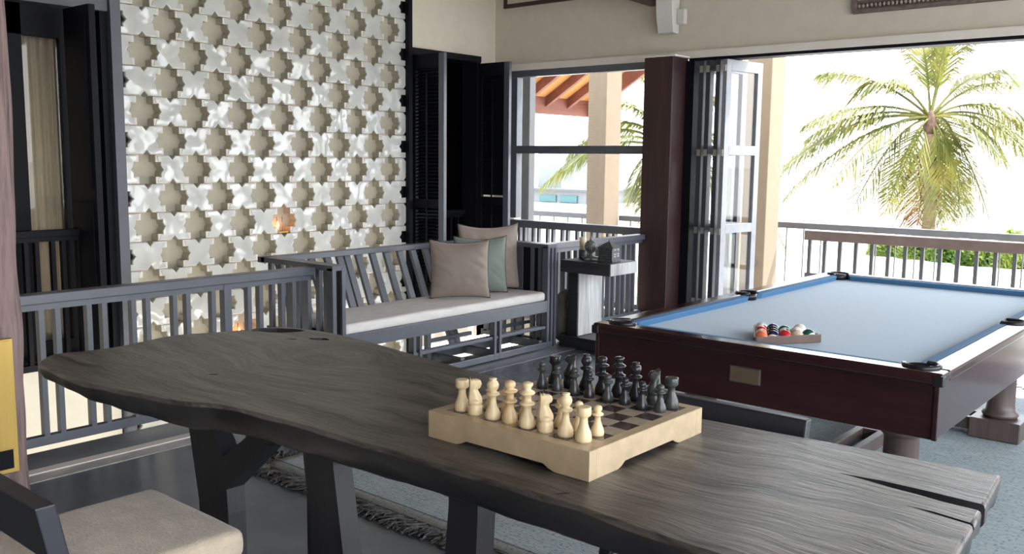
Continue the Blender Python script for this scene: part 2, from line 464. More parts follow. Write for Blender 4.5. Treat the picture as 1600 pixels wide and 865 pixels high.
# tiled wall -----------------------------------------------------------------
AZ, PX, RZ = 2.126, 0.4305, 0.2303
X0, X1 = 3.52, 6.5335
wl_ = MB()
wl_.box(X0 - .02, X1 + .02, TY + .10, TY + .2, -0.75, ZC, 'recess')
wl_.box(6.57, WX, TY, TY + .2, 2.66, ZC, 'plaster'); wl_.box(7.62, WX, TY, TY + .2, -0.45, 2.66, 'plaster')
wl_.box(6.57, WX, TY, TY + .2, -0.45, 0.0, 'plaster')
wl_.box(-3.5, 3.45, TY, TY + .2, 2.73, ZC, 'plaster'); wl_.box(-3.5, 2.0, TY, TY + .2, -0.03, 2.73, 'plaster')
wall_left = struct(wl_.build('wall_left'))

H_ = RZ / 2 - 0.0018
q = [(.146, H_), (.146, .060), (.1012, .060), (.1012, .030), (.081, 0), (.1012, -.030), (.1012, -.060), (.146, -.060), (.146, -H_),
     (.030, -H_), (0, -H_ + .035), (-.030, -H_), (-.146, -H_), (-.146, -.060), (-.1012, -.060), (-.1012, -.030), (-.081, 0), (-.1012, .030), (-.1012, .060), (-.146, .060), (-.146, H_),
     (-.030, H_), (0, H_ - .035), (.030, H_)]
gz = []
for x, z in q:
    if abs(x) > .14 and abs(z) > .1: gz.append((x * .90, z * .93))
    elif abs(x) > .14: gz.append((x * .84, z * 1.10))
    else: gz.append((x * .985, z * .975))
def tile_mesh(side=0):
    """side 0: whole tile; 1 / -1: the half tile lying to the right / left of its centre"""
    P, G = q, gz
    if abs(side) == 2:      # end tile of a row: a small notch against the dark post instead of a half star
        E_ = -.2143
        a = [(E_, -H_), (E_, -.060), (E_ + .060, -.060), (E_ + .060, -.030), (E_ + .088, 0), (E_ + .060, .030), (E_ + .060, .060), (E_, .060), (E_, H_)]
        P = q[:12] + a[0:9] + q[21:]
        G = gz[:12] + [(x * .99 if abs(x) > .2 else x * .98, z * .97) for x, z in a] + gz[21:]
        if side > 0:
            P = [(-x, z) for x, z in P][::-1]; G = [(-x, z) for x, z in G][::-1]
        side = 0
    if side:
        def clip(R):
            out = []
            for i in range(len(R)):
                a, b = R[i], R[(i + 1) % len(R)]
                if a[0] * side >= 0: out.append(a)
                if (a[0] * side > 0 and b[0] * side < 0) or (a[0] * side < 0 and b[0] * side > 0):
                    t = a[0] / (a[0] - b[0]); out.append((0, a[1] + t * (b[1] - a[1])))
            return out
        P = clip(P); G = clip(G)
    n = len(P); c = (0.05 * side, 0)
    b = MB()
    D = 0.098
    vs = [(x, D, z) for x, z in P] + [(x, 0.004, z) for x, z in P] + [(c[0] + (x - c[0]) * .985, 0.0, c[1] + (z - c[1]) * .985) for x, z in P]
    fs = []
    for k in (0, 1):
        for i in range(n):
            j = (i + 1) % n
            fs.append((k * n + i, (k + 1) * n + i, (k + 1) * n + j, k * n + j))
    b.add(vs[:2 * n], fs[:n], 'recess'); b.add(vs, fs[n:], 'tile_body')
    vs = [(c[0] + (x - c[0]) * .985, 0.0, (z) * .985) for x, z in P]; fs = []
    vs += [(x, -0.0005, z) for x, z in G]
    for i in range(n):
        j = (i + 1) % n
        fs.append((i, n + i, n + j, j))
    b.add(vs, fs, 'tile_body')
    vs = []; fs = []
    def inset(R, d):
        o_ = []; m_ = len(R)
        ar = sum(R[i][0] * R[(i + 1) % m_][1] - R[(i + 1) % m_][0] * R[i][1] for i in range(m_))
        sg = 1 if ar > 0 else -1
        for i in range(m_):
            p0, p1, p2 = Vector(R[i - 1]), Vector(R[i]), Vector(R[(i + 1) % m_])
            e1 = (p1 - p0).normalized(); e2 = (p2 - p1).normalized()
            n1 = Vector((-e1.y, e1.x)) * sg; n2 = Vector((-e2.y, e2.x)) * sg
            mm = n1 + n2
            k_ = d / max(.35, 1 + n1.dot(n2)); o_.append(tuple(p1 + mm * k_))
        return o_
    R1 = inset(G, .002); R2 = inset(G, .006)
    vs = [(x, -.0005, z) for x, z in G] + [(x, -.0045, z) for x, z in R1] + [(x, -.0055, z) for x, z in R2]; fs = []
    for k in range(2):
        for i in range(n):
            j = (i + 1) % n
            fs.append((k * n + i, (k + 1) * n + i, (k + 1) * n + j, k * n + j))
    b.add(vs, fs, 'glaze', False)
    b.add([(x, -.0055, z) for x, z in R2], [tuple(range(n))], 'glaze', False)
    return b.mesh('tile')
TM, TL, TR, TA, TB = tile_mesh(0), tile_mesh(-1), tile_mesh(1), tile_mesh(-2), tile_mesh(2)
for r in range(-12, 7):
    z = AZ + r * RZ
    if r % 2 == 0:
        for i in range(7): inst('tile', TA if i == 0 else TB if i == 6 else TM, wall_left, (X0 + PX * (i + .5), TY, z))
    else:
        for i in range(1, 7): inst('tile', TM, wall_left, (X0 + PX * i, TY, z))
        inst('tile', TR, wall_left, (X0, TY, z)); inst('tile', TL, wall_left, (X1, TY, z))

# frame posts beside the tiles
fp = MB()
fp.box(3.455, 3.535, TY - .06, TY + .2, -1.0, ZC, 'doorframe'); fp.box(3.42, 3.60, TY + .03, TY + .098, -1.0, ZC, 'black')
fp.box(6.527, 6.575, TY - .06, TY + .2, -0.6, ZC, 'black'); fp.box(6.46, 6.56, TY + .03, TY + .098, -0.6, ZC, 'black')
struct(fp.build('trim_4'), 'dark posts at both ends of the tiled wall')

# ------------------------------------------------------------------ left door in the tiled wall
b = MB()
b.box(2.0, 3.45, TY - .03, TY + .2, 2.62, 2.73, 'doorframe')
b.box(3.40, 3.455, TY, TY + .2, 0.0, 2.62, 'black'); b.box(3.138, 3.40, TY + .10, TY + .16, -0.03, 2.62, 'black')
b.box(2.55, 3.138, TY + .10, TY + .16, 2.40, 2.62, 'black'); b.box(2.0, 2.87, TY + .10, TY + .16, -0.03, 2.62, 'black')
b.box(2.87, 3.138, TY + .10, TY + .16, -0.03, 0.14, 'black')
d1 = struct(b.build('door_1'), 'black door with a tall narrow glazed panel left of the tiles')
MB().box(2.87, 3.138, TY + .125, TY + .131, 0.14, 2.40, 'smoke_glass').build('pane', d1)
# a folded louvre leaf standing open in the reveal
b = MB(); b.box(3.13, 3.175, 6.60, 7.0, 0.0, 2.60, 'black'); b.box(3.122, 3.13, 6.66, 6.96, 0.1, 1.2, 'black'); b.box(3.122, 3.13, 6.66, 6.96, 1.3, 2.5, 'black')
b.build('door_leaf', d1)
st_box('wall_room_behind', [(1.6, 3.44, 8.6, 8.7, -0.03, 2.73, 'plaster'), (1.5, 1.6, 7.2, 8.7, -0.03, 2.73, 'plaster'), (3.5, 3.6, 7.2, 8.7, -0.03, 2.73, 'plaster'),
                            (1.6, 3.5, 7.2, 8.7, 2.73, 2.8, 'plaster'), (1.6, 3.5, 7.2, 8.7, -0.1, -0.03, 'concrete')])
# curtain
vs = []; fs = []; n = 90
for i in range(n + 1):
    x = 2.60 + 0.62 * i / n
    y = TY + .24 + 0.022 * math.sin(i * 0.55) + 0.012 * math.sin(i * 1.31 + 1)
    vs += [(x, y, 0.0), (x, y + 0.004 * math.sin(i), 1.2), (x, y, 2.6)]
for i in range(n):
    for k in (0, 1): fs.append((i * 3 + k, (i + 1) * 3 + k, (i + 1) * 3 + k + 1, i * 3 + k + 1))
cu = MB((2.9, TY + .24, 0)).add(vs, fs, 'curtain', True).build('curtain', loc=(2.9, TY + .24, 0))
sm = cu.modifiers.new('solid', 'SOLIDIFY'); sm.thickness = 0.003
tag(cu, 'taupe pleated curtain hanging behind the narrow glass of the black door', 'curtain')
# balcony rail in front of that door
def railing(name, x0, x1, y, zt, label, pairs, bw=0.027, bd=0.045, zb=0.05, th=0.05, td=0.09, mat='paint', side=None, bottom=True, group=None, posts=()):
    t = thing(name, (x0, y, 0), label, 'railing', group)
    MB().box(0, x1 - x0, -td * .35, td * .65, zt - th, zt, mat).build('top_rail', t, bevel=0.004)
    MB().box(0, x1 - x0, 0, bd, zt - th - .035, zt - th + .002, mat).build('under_rail', t)
    if bottom: MB().box(0, x1 - x0, 0, bd, zb, zb + .05, mat).build('bottom_rail', t, bevel=0.003)
    z0_ = zb + (.05 if bottom else 0)
    me = MB().box(0, bw, .001, bd - .001, 0, zt - th - .035 - z0_, mat).mesh('baluster')
    for px in pairs: inst('baluster', me, t, (px - x0, 0, z0_))
    for px in posts: MB().box(0, .05, -.005, .05, 0.012, zt - th, mat).build('post', t, loc=(px - x0, 0, 0), bevel=.003)
    return t
ps = []
k = -3
while 2.223 + k * .2445 < 3.62:
    for d in (-.027, .055): ps.append(2.223 + k * .2445 + d)
    k += 1
railing('railing', 1.45, 3.66, 4.80, 0.845, 'charcoal timber railing with paired balusters behind the left end of the wooden table', [p for p in ps if 1.5 < p < 3.60], zb=0.055, posts=(1.46, 3.01))
railing('door_railing', 2.30, 3.27, 6.90, 1.0, 'black low railing across the black door beside the curtain', [2.35 + .19 * i + d for i in range(6) for d in (0, .075) if 2.35 + .19 * i + d < 3.22], zb=-0.03, mat='black', bw=.03, td=.06)
ps = [6.02 + .17 * i + d for i in range(10) for d in (0, .07) if 6.02 + .17 * i + d < 7.55]
railing('railing', 5.99, 7.59, 4.80, 0.845, 'charcoal timber railing behind the side table, running to the maroon post', ps, zb=0.055)
railing('shutter_railing', 6.60, 7.60, 7.18, 0.985, 'black railing inside the shuttered opening above the pillows', [7.16 + .11 * i for i in range(4)], zb=0.0, mat='black', bw=.03)

# ------------------------------------------------------------------ shuttered opening
b = MB()
b.box(6.57, 7.64, TY - .03, TY + .2, 2.60, 2.665, 'black'); b.box(7.58, 7.64, TY - .02, TY + .2, 0, 2.60, 'black')
struct(b.build('window_1'), 'black frame of the shuttered opening right of the tiles')
st_box('wall_dark_room', [(6.5, 6.56, 7.22, 8.4, -.1, 2.8, 'black'), (7.9, 8.0, 7.2, 8.4, -.1, 2.8, 'black'), (6.5, 8.0, 8.4, 8.5, -.1, 2.8, 'black'),  # unlit room, its darkness painted as black walls
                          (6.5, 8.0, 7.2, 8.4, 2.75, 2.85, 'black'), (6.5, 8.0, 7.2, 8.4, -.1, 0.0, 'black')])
def shutter(x, y0, y1, z0, z1, label, tilt):
    t = thing('louvred_shutter', (x, y1, z0), label, 'shutter', 'black louvred shutters')
    h = z1 - z0; w = y1 - y0; sw = .075
    b = MB(); b.box(0, .04, -w, -w + sw, 0, h, 'paint'); b.build('stile', t, bevel=.002)  # free stile painted lighter for its lit edge
    b = MB(); b.box(0, .04, -sw, 0, 0, h, 'black'); b.build('stile', t)
    for a, c in ((0, .2), (h * .40, h * .40 + .09), (h - .14, h)):
        MB().box(.002, .038, -w + sw, -sw, a, c, 'black').build('cross_rail', t)
    MB().box(-.012, -.002, -w / 2 - .008, -w / 2 + .008, .24, h - .2, 'black').build('tilt_rod', t)
    n = 46
    me = MB().add([(-.018 * math.cos(tilt), -w + sw, -.018 * math.sin(tilt)), (-.018 * math.cos(tilt), -sw, -.018 * math.sin(tilt)),
                   (.018 * math.cos(tilt), -sw, .018 * math.sin(tilt)), (.018 * math.cos(tilt), -w + sw, .018 * math.sin(tilt)),
                   (-.018 * math.cos(tilt), -w + sw, -.018 * math.sin(tilt) + .007), (-.018 * math.cos(tilt), -sw, -.018 * math.sin(tilt) + .007),
                   (.018 * math.cos(tilt), -sw, .018 * math.sin(tilt) + .007), (.018 * math.cos(tilt), -w + sw, .018 * math.sin(tilt) + .007)],
                  [(0, 3, 2, 1), (4, 5, 6, 7), (0, 1, 5, 4), (1, 2, 6, 5), (2, 3, 7, 6), (3, 0, 4, 7)], 'black').mesh('slat')
    z = .2 + .018
    while z < h - .15:
        if not (h * .40 - .012 < z < h * .40 + .10): inst('slat', me, t, (.02, 0, z))
        z += .036
    return t
shutter(6.60, 6.52, 7.0, 0.02, 2.585, 'black louvred shutter folded out beside the tiled wall, light showing through its slats', 0.5)
shutter(7.60, 6.53, 7.0, 0.02, 2.585, 'black louvred shutter folded out beside the window, its slats closed', 1.15)

# ------------------------------------------------------------------ window 2 with its frame
t = struct(bpy.data.objects.new('window_2', None), 'charcoal framed two-pane window beside the maroon post'); COL.objects.link(t); t.location = (WX, 4.78, 0)
def wb(name, y0, y1, z0, z1, x0=WX + .0, x1=WX + .09, mat='paint'):
    return pbox(name, t, x0, x1, y0, y1, z0, z1, mat, .003)
wb('top_frame', 4.80, 6.76, 2.445, 2.515); wb('jamb', 6.67, 6.76, .90, 2.445); wb('jamb', 4.74, 4.80, .90, 2.425)
wb('mullion', 4.80, 6.67, 1.615, 1.70); wb('sill', 4.80, 6.76, .80, .88, WX - .03)
wb('pane', 4.80, 6.67, 1.70, 2.445, WX + .04, WX + .046, 'glass'); wb('pane', 4.80, 6.67, .88, 1.615, WX + .04, WX + .046, 'glass')
me = MB().box(0, .045, 0, .03, 0, .75, 'paint').mesh('baluster')
y = 4.95
while y < 6.66:
    for d in (0, .075): inst('baluster', me, t, (0.02, y + d - 4.78, .08))
    y += .2
wb('bottom_rail', 4.80, 6.76, .03, .09)
st_box('trim_5', [(8.16, 8.26, 6.70, 6.86, 0.0, 2.6, 'rail_grey')], 'grey upright outside the window at its left side')

# maroon post
mp_ = thing('timber_post', (7.74, 4.68, 0), 'dark maroon timber post between the window and the folding doors', 'post')
vs = []; fs = []; n = 22
cs = [(7.6, 4.53), (7.88, 4.53), (7.88, 4.84), (7.6, 4.84)]
for i in range(n + 1):
    z = 2.515 * i / n
    for k, (x, y) in enumerate(cs):
        j = 0.012 * noise.noise(Vector((k * 7.1, 0, z * 2.2))) if k == 0 else 0
        vs.append((x + j, y + j, z + .0))
for i in range(n):
    for k in range(4):
        fs.append((i * 4 + k, i * 4 + (k + 1) % 4, (i + 1) * 4 + (k + 1) % 4, (i + 1) * 4 + k))
fs.append((3, 2, 1, 0)); fs.append((n * 4, n * 4 + 1, n * 4 + 2, n * 4 + 3))
MB(mp_.location).add(vs, fs, 'maroon').build('shaft', mp_, bevel=.006)
pbox('cap', mp_, 7.585, 7.895, 4.50, 4.86, 2.515, 2.53, 'lip')

# ------------------------------------------------------------------ folding glass doors, stacked open
def fold_leaf(x0, y0, x1, y1, label, fm='door_lit_paint'):
    t = thing('folding_door', (x0, y0, 0.0), label, 'folding door', 'folding glass doors stacked beside the maroon post', math.atan2(y1 - y0, x1 - x0))
    w = math.hypot(x1 - x0, y1 - y0); th = .045; sw = .075
    def pb(nm, a, b_, z0, z1, mt=fm, q=th):
        return MB().box(a, b_, -q / 2, q / 2, z0, z1, mt).build(nm, t, bevel=.002)
    st = pb('stile', 0, sw, .02, 2.48); pb('stile', w - sw, w, .02, 2.48)
    for a, c in ((2.38, 2.48), (1.61, 1.70), (.88, .965), (.02, .20)): pb('cross_rail', sw, w - sw, a, c)
    for a, c in ((1.70, 2.38), (.965, 1.61), (.20, .88)): pb('pane', sw, w - sw, a, c, 'glass', .006)
    for z in (2.40, 1.63, .90, .22):
        MB().box(-.010, .004, -.016, .016, z - .030, z + .030, 'steel').build('hinge', st)
    return t
fold_leaf(7.80, 4.10, 8.37, 4.02, 'glass folding door leaf nearest the wide opening, its three panes in view')
fold_leaf(7.80, 4.17, 8.36, 4.19, 'second glass folding door leaf from the wide opening, seen edge on', 'dark_paint')  # leaves seen edge on get darker paint for their shaded ends
fold_leaf(7.80, 4.27, 8.36, 4.26, 'third glass folding door leaf from the wide opening, seen edge on', 'dark_paint')
fold_leaf(7.80, 4.34, 8.36, 4.38, 'glass folding door leaf nearest the maroon post, seen edge on', 'dark_paint')
st_box('door_2', [(WX - .06, WX + .12, 4.44, 4.53, 0.0, 2.49, 'black')], 'black jamb of the folding doors beside the maroon post')

# ------------------------------------------------------------------ wall pieces up high
b = MB()
b.box(WX - .03, WX, 5.6, 6.855, 3.195, 3.235, 'maroon'); b.box(WX - .03, WX, 6.815, 6.855, 3.235, 3.75, 'maroon')
b.box(WX - .03, WX, 5.6, 5.64, 3.235, 3.75, 'maroon'); b.box(WX - .03, WX, 5.64, 6.815, 3.71, 3.75, 'maroon'); b.box(WX - .012, WX, 5.64, 6.815, 3.235, 3.71, 'plaster')
o = b.build('wall_frame'); tag(o, 'thin maroon frame set high on the plaster above the window', 'frame')
t = thing('loudspeaker', (WX - .1, 4.70, 2.75), 'curved white loudspeaker on the plaster wall under the beam end', 'speaker')
vs = []; fs = []; n = 10
for i in range(n + 1):
    a = i / n; z = .42 * a; bow = .05 * math.sin(a * PI)
    vs += [(-.07 - .05 * (a), -.085, z), (-.07 - .05 * a - bow * .5, 0.085, z), (.06, .07, z), (.06, -.07, z)]
for i in range(n):
    for k in range(4): fs.append((i * 4 + k, (i + 1) * 4 + k, (i + 1) * 4 + (k + 1) % 4, i * 4 + (k + 1) % 4))
fs += [(0, 1, 2, 3), (n * 4 + 3, n * 4 + 2, n * 4 + 1, n * 4)]
MB().add(vs, fs, 'speaker').build('cabinet', t, bevel=.008, seg=3)
MB().box(-.01, .05, -.16, -.08, .08, .22, 'speaker').build('bracket', t, bevel=.005)
MB().box(.05, .10, -.05, .05, .12, .20, 'speaker').build('wall_mount', t)
o = MB().hexa([(7.15, 4.80, 3.06), (WX, 4.80, 3.04), (WX, 4.98, 3.04), (7.15, 4.98, 3.06)], [(6.9, 4.80, 3.35), (WX, 4.80, 3.35), (WX, 4.98, 3.35), (6.9, 4.98, 3.35)], 'maroon').build('roof_beam')
tag(o, 'maroon roof beam end above the white loudspeaker', 'beam')
# carved panel
t = thing('carved_panel', (WX - .03, 2.98, 2.785), 'long carved grey wooden panel high above the wide opening', 'carving')
L_ = 2.9
for nm, y0, y1, z0, z1 in (('frame', -L_, 0, 0, .03), ('frame', -L_, 0, .37, .40), ('frame', -.035, 0, .03, .37), ('frame', -L_, -L_ + .035, .03, .37), ('inner_bar', -L_ + .035, -.035, .085, .10)):
    MB().box(-.02, .03, y0, y1, z0, z1, 'carved').build(nm, t, bevel=.003)
MB().box(.01, .03, -L_, 0, 0, .4, 'carved').build('backing', t)
b = MB()
y = -.05
while y > -L_ + .06:
    b.lathe((0.0, y, .042), [(.002, 0), (.012, .008), (.014, .016), (.012, .026), (.002, .034)], 'carved_light', 6)
    b.add([(-.012, y - .016, .10), (-.012, y + .016, .10), (-.012, y, .135), (.01, y - .016, .10), (.01, y + .016, .10), (.01, y, .135)], [(0, 1, 2), (0, 2, 5, 3), (1, 4, 5, 2)], 'carved_light'); y -= .034
o = b.build('bead_border', t); o['kind'] = 'stuff'
y = -.14
k = 0
while y > -L_ + .12:
    b = MB()
    for j in range(7):
        a = j * 2 * PI / 7
        c = Vector((0, .045 * math.cos(a), .045 * math.sin(a)))
        b.add([c * .3, c + Vector((-.006, -.018 * math.sin(a), .018 * math.cos(a))), c * 1.55 + Vector((-.01, 0, 0)), c + Vector((-.006, .018 * math.sin(a), -.018 * math.cos(a)))], [(0, 1, 2, 3)], 'lip')
    b.lathe((0, 0, -.012), [(.002, 0), (.016, .006), (.016, .018), (.002, .024)], 'lip', 8)
    b.build('rosette', t, loc=(-.004, y, .235)); y -= .17

# ------------------------------------------------------------------ outside
st_box('floor_deck', [(WX + .15, 10.6, -8, 14, -0.25, -0.02, 'deck')])
gr = st_box('ground', [(10.6, 400, -300, 300, -1.05, -0.85, 'sand'), (-100, 10.6, -300, -2.56, -1.05, -0.85, 'sand'), (WX + .3, 10.6, 14, 300, -1.05, -0.85, 'sand')])
def tan_column(x0, x1, y0, y1, label):
    t = thing('balcony_column', ((x0 + x1) / 2, (y0 + y1) / 2, -.02), label, 'column')
    pbox('shaft', t, x0, x1, y0, y1, -.02, 3.75, 'column', .01)
    return t
tan_column(10.0, 10.35, 6.93, 7.22, 'square tan column outside, seen through the window')
c2 = tan_column(9.9, 10.25, 4.62, 4.92, 'square tan column beside the folding doors at the balcony edge')
MB().tube([(-.19, -.02, .42), (-.15, -.02, .42)], .045, 'rail_grey', 14).build('wall_light', c2)
def brail(x, y0, y1, zt, zb, label, mat, sp, bw, td=.10, th=.07, bb=True):
    t = thing('balcony_railing', (x, y0, 0), label, 'railing')
    MB().box(-td / 2, td / 2, 0, y1 - y0, zt - th, zt, mat).build('top_rail', t, bevel=.004)
    if bb: MB().box(-.02, .02, 0, y1 - y0, zb, zb + .045, 'rail_grey').build('bottom_rail', t)
    me = MB().box(-bw / 2, bw / 2, -bw / 2, bw / 2, zb, zt - th, 'rail_grey').mesh('baluster')
    y = .1
    while y < y1 - y0 - .02:
        inst('baluster', me, t, (0, y, 0)); y += sp
    return t
brail(10.45, -6.0, 4.84, .85, .0, 'outer charcoal balcony railing with thin uprights behind the pool table', 'rail_grey', .21, .012, bb=False)
brail(9.0, -6.0, 3.745, .875, .40, 'nearer balcony railing with a brown handrail and grey uprights', 'rail_brown', .155, .032, td=.14, th=.095)
brail(10.4, 4.92, 6.93, .82, .05, 'balcony railing between the two tan columns', 'rail_grey', .25, .014, bb=False)
brail(10.4, 7.22, 12.5, .82, .05, 'balcony railing seen through the left part of the window', 'rail_grey', .25, .014, bb=False)

# pavilion eave seen through the window
t = thing('pavilion_roof', (11.8, 9.45, 2.3), 'red timber eave with orange soffit boards seen through the window', 'roof')
Lc = t.location
SL = .6
MB(Lc).box(10.5, 13.06, 9.40, 9.46, 2.29, 2.60, 'rafter').build('fascia', t)
for i in range(5):
    x = 13.0 - .58 * i
    MB(Lc).hexa([(x, 9.40, 2.40 if i else 2.29), (x + .07, 9.40, 2.40 if i else 2.29), (x + .07, 6.4, (2.40 if i else 2.29) + 3 * SL), (x, 6.4, (2.40 if i else 2.29) + 3 * SL)],
                [(x, 9.40, 2.59), (x + .07, 9.40, 2.59), (x + .07, 6.4, 2.59 + 3 * SL), (x, 6.4, 2.59 + 3 * SL)], 'rafter').build('rafter', t)
    if i < 4:
        MB(Lc).hexa([(x - .51, 9.40, 2.56), (x, 9.40, 2.56), (x, 6.4, 2.56 + 3 * SL), (x - .51, 6.4, 2.56 + 3 * SL)],
                    [(x - .51, 9.40, 2.585), (x, 9.40, 2.585), (x, 6.4, 2.585 + 3 * SL), (x - .51, 6.4, 2.585 + 3 * SL)], 'soffit').build('soffit_board', t)
MB(Lc).hexa([(10.5, 9.55, 2.54), (13.12, 9.55, 2.54), (13.12, 6.4, 2.61 + 3 * SL), (10.5, 6.4, 2.61 + 3 * SL)][::1], [(10.5, 9.55, 2.62), (13.12, 9.55, 2.62), (13.12, 6.4, 2.70 + 3 * SL), (10.5, 6.4, 2.70 + 3 * SL)], 'roof').build('roof_slope', t)
MB(Lc).box(12.8, 13.0, 6.45, 6.65, -.85, 4.1, 'column').build('support_post', t); MB(Lc).box(10.7, 10.9, 9.15, 9.35, -.85, 2.4, 'column').build('support_post', t)

# white building with teal windows, far
t = thing('seaside_building', (42, 33, -.85), 'white low building with teal windows far beyond the balcony', 'building')
Lc = t.location
MB(Lc).box(42, 48, 29.8, 35.6, -.85, -.15, 'white_wall').build('wall', t); MB(Lc).box(44, 48, 33.6, 35.4, -.15, 2.1, 'white_wall').build('upper_wall', t)
MB(Lc).box(41.6, 48.4, 29.4, 36.0, -.15, -.05, 'rail_grey').build('roof_slab', t)
for y in (30.9, 32.4): MB(Lc).box(41.9, 42, y, y + 1.2, -.80, -.42, 'teal_glass').build('window', t)

# ------------------------------------------------------------------ palms
def frond_mesh(name, tip, lift, ll, mat, nleaf=64, wob=0.0, rnd=None):
    """tip: end point relative to the crown; lift: height of the arch; ll: leaflet length"""
    rnd = rnd or random
    tip = Vector(tip); mid = tip * .5 + Vector((0, 0, lift))
    def P(s): return (2 * s * (1 - s)) * mid + (s * s) * tip
    b = MB()
    pts = [P(i / 10) for i in range(11)]
    b.tube(pts, [.045 * (1 - .85 * i / 10) for i in range(11)], mat, 5)
    vs = []; fs = []
    for i in range(nleaf):
        s = .26 + .74 * i / (nleaf - 1)
        p = P(s); d = (P(min(1, s + .02)) - P(s - .02)).normalized()
        sd = d.cross(Vector((0, 0, 1)))
        if sd.length < .1: sd = Vector((1, 0, 0))
        sd.normalize(); up = sd.cross(d)
        l = ll * (math.sin(PI * (.10 + .86 * (s - .26) / .74)) ** .6) * (.85 + .3 * rnd.random())
        for q_ in (-1, 1):
            dr = (sd * q_ * .75 + d * (.55 + .35 * rnd.random()) + up * .12).normalized()
            a = p; w = d * .017
            m1 = p + dr * l * .5 + Vector((0, 0, -.06 * l))
            e = p + dr * l * .95 + Vector((0, 0, -(.34 + .35 * rnd.random()) * l))
            k = len(vs)
            vs += [a - w, a + w, m1 + w * 1.3, m1 - w * 1.3, e]
            fs += [(k, k + 1, k + 2, k + 3), (k + 3, k + 2, k + 4)]
    b.add(vs, fs, mat)
    return b.mesh(name)
RV = Vector((.65, -.76, 0)); FV = Vector((.76, .65, 0))
def palm(loc, trunk_pts, fr, label, k, ll):
    t = thing('palm_tree', loc, label, 'palm tree')
    MB().tube(trunk_pts, [.20, .17, .15, .15, .17][:len(trunk_pts)], 'trunk', 12).build('trunk', t)
    hc = Vector(trunk_pts[-1])
    MB().lathe(hc, [(.14, -.45), (.20, -.25), (.17, -.05), (.10, .10), (.04, .22)], 'palm_fibre', 12).build('crown_shaft', t)
    rnd = random.Random(3)
    for (r, u, dp, lift, mt) in fr:
        tip = RV * (r * k) + Vector((0, 0, u * k)) + FV * (dp * k)
        me = frond_mesh('frond', tip, lift, ll, mt, rnd=rnd)
        inst('frond', me, t, hc)
    return t
F_ = 'frond'
palm((28, 8.2, -.85), [(.5, 0, 0), (.35, -.05, 1.2), (.12, 0, 2.5), (0, 0, 3.72)],
     [(20, 130, 0, .5, F_), (42, 122, 30, .6, F_), (-4, 122, 40, .5, F_), (-105, 38, 0, 1.1, F_), (-150, 68, 60, .8, F_), (-190, -12, -20, .8, F_), (-165, -30, 60, .8, F_), (-232, -85, -10, 1.2, F_), (-200, -70, 50, 1.0, F_), (-205, -125, 40, 1.1, F_),
      (-170, -100, -70, 1.1, F_), (-125, -145, -30, 1.2, F_), (-80, -125, -60, .9, F_), (-40, -150, 50, .6, F_), (8, -150, -60, .6, F_), (46, -145, -50, .7, F_), (98, -170, -20, 1.3, F_), (78, -130, 50, 1.0, F_), (75, -60, -70, .8, F_), (70, -45, 50, .7, F_),
      (150, -12, 0, 1.0, F_), (190, -40, 60, 1.0, F_), (170, -85, -30, 1.3, F_), (118, 68, 30, .9, F_), (175, 55, 80, .9, F_), (0, -168, 20, .3, 'frond_dry'), (32, -150, 30, .4, 'frond_dry')],
     'tall coconut palm beyond the balcony railing, framed by the wide opening', 1 / 54.0, 1.35)
palm((20, 11.96, -.85), [(.2, .3, 0), (.1, .2, 1.0), (0, 0, 2.67)],
     [(-195, -55, 0, 1.1, F_), (-165, -30, -40, 1.1, F_), (-150, -5, 30, 1.1, F_), (-120, 10, 40, 1.2, F_), (-100, 60, 0, 1.0, F_), (-45, 120, 20, .8, F_), (-60, -90, 30, 1.0, F_), (-30, -110, -30, .8, F_),
      (20, 130, 0, .9, F_), (80, 60, 0, 1.3, F_), (130, -40, 0, 1.2, F_), (195, -165, -10, 1.8, F_), (110, -110, 30, 1.1, F_), (60, -120, -30, .9, F_), (165, -10, 40, 1.0, F_), (-20, -80, 60, .6, F_)],
     'palm with drooping fronds behind the window and folding doors', 1 / 63.7, 1.0)

def bush(loc, rx, ry, rz, n, label):
    rnd = random.Random(int(loc[1] * 10))
    t = thing('garden_bush', loc, label, 'bush', 'green bushes beyond the balcony')
    vs = []; fs = []
    for i in range(n):
        a = rnd.random() * 2 * PI; c = rnd.random(); rr = (1 - c * c) ** .5 * (.75 + .3 * rnd.random())
        p = Vector((rx * rr * math.cos(a), ry * rr * math.sin(a), rz * c * (.8 + .35 * noise.noise(Vector((a * 2, c * 3, loc[1]))) + .2 * rnd.random())))
        u = Vector((rnd.uniform(-1, 1), rnd.uniform(-1, 1), rnd.uniform(-1, 1))).normalized(); v = u.orthogonal().normalized()
        s_ = .05 + .05 * rnd.random(); k = len(vs)
        vs += [p - u * s_ * 1.6, p + v * s_ * .7, p + u * s_ * 1.6, p - v * s_ * .7]; fs.append((k, k + 1, k + 2, k + 3))
    o = MB().add(vs, fs, 'hedge').build('foliage', t); o['kind'] = 'stuff'
    for k in range(3):
        MB().tube([(0, 0, 0), (.1 * (k - 1), .12 * (k - 1), rz * .5)], [.03, .015], 'trunk', 5).build('stem', t)
    return t
for (x, y, ry, rz, d) in ((25.0, 8.22, .42, .42, 'leftmost low green bush seen between the railing uprights'), (24.8, 7.42, .37, .55, 'low green bush right of the leftmost, behind the railing uprights'),
                        (24.6, 6.66, .38, .75, 'tall middle green bush behind the railing uprights'), (24.2, 5.90, .37, .58, 'green bush right of the tall middle one, behind the railing'),
                        (24.3, 5.12, .40, .78, 'tall green bush at the right, below the palm fronds'), (24.4, 4.35, .34, .45, 'rightmost small green bush behind the railing')):
    bush((x, y, -.86), .5, ry, rz, 1800, d)

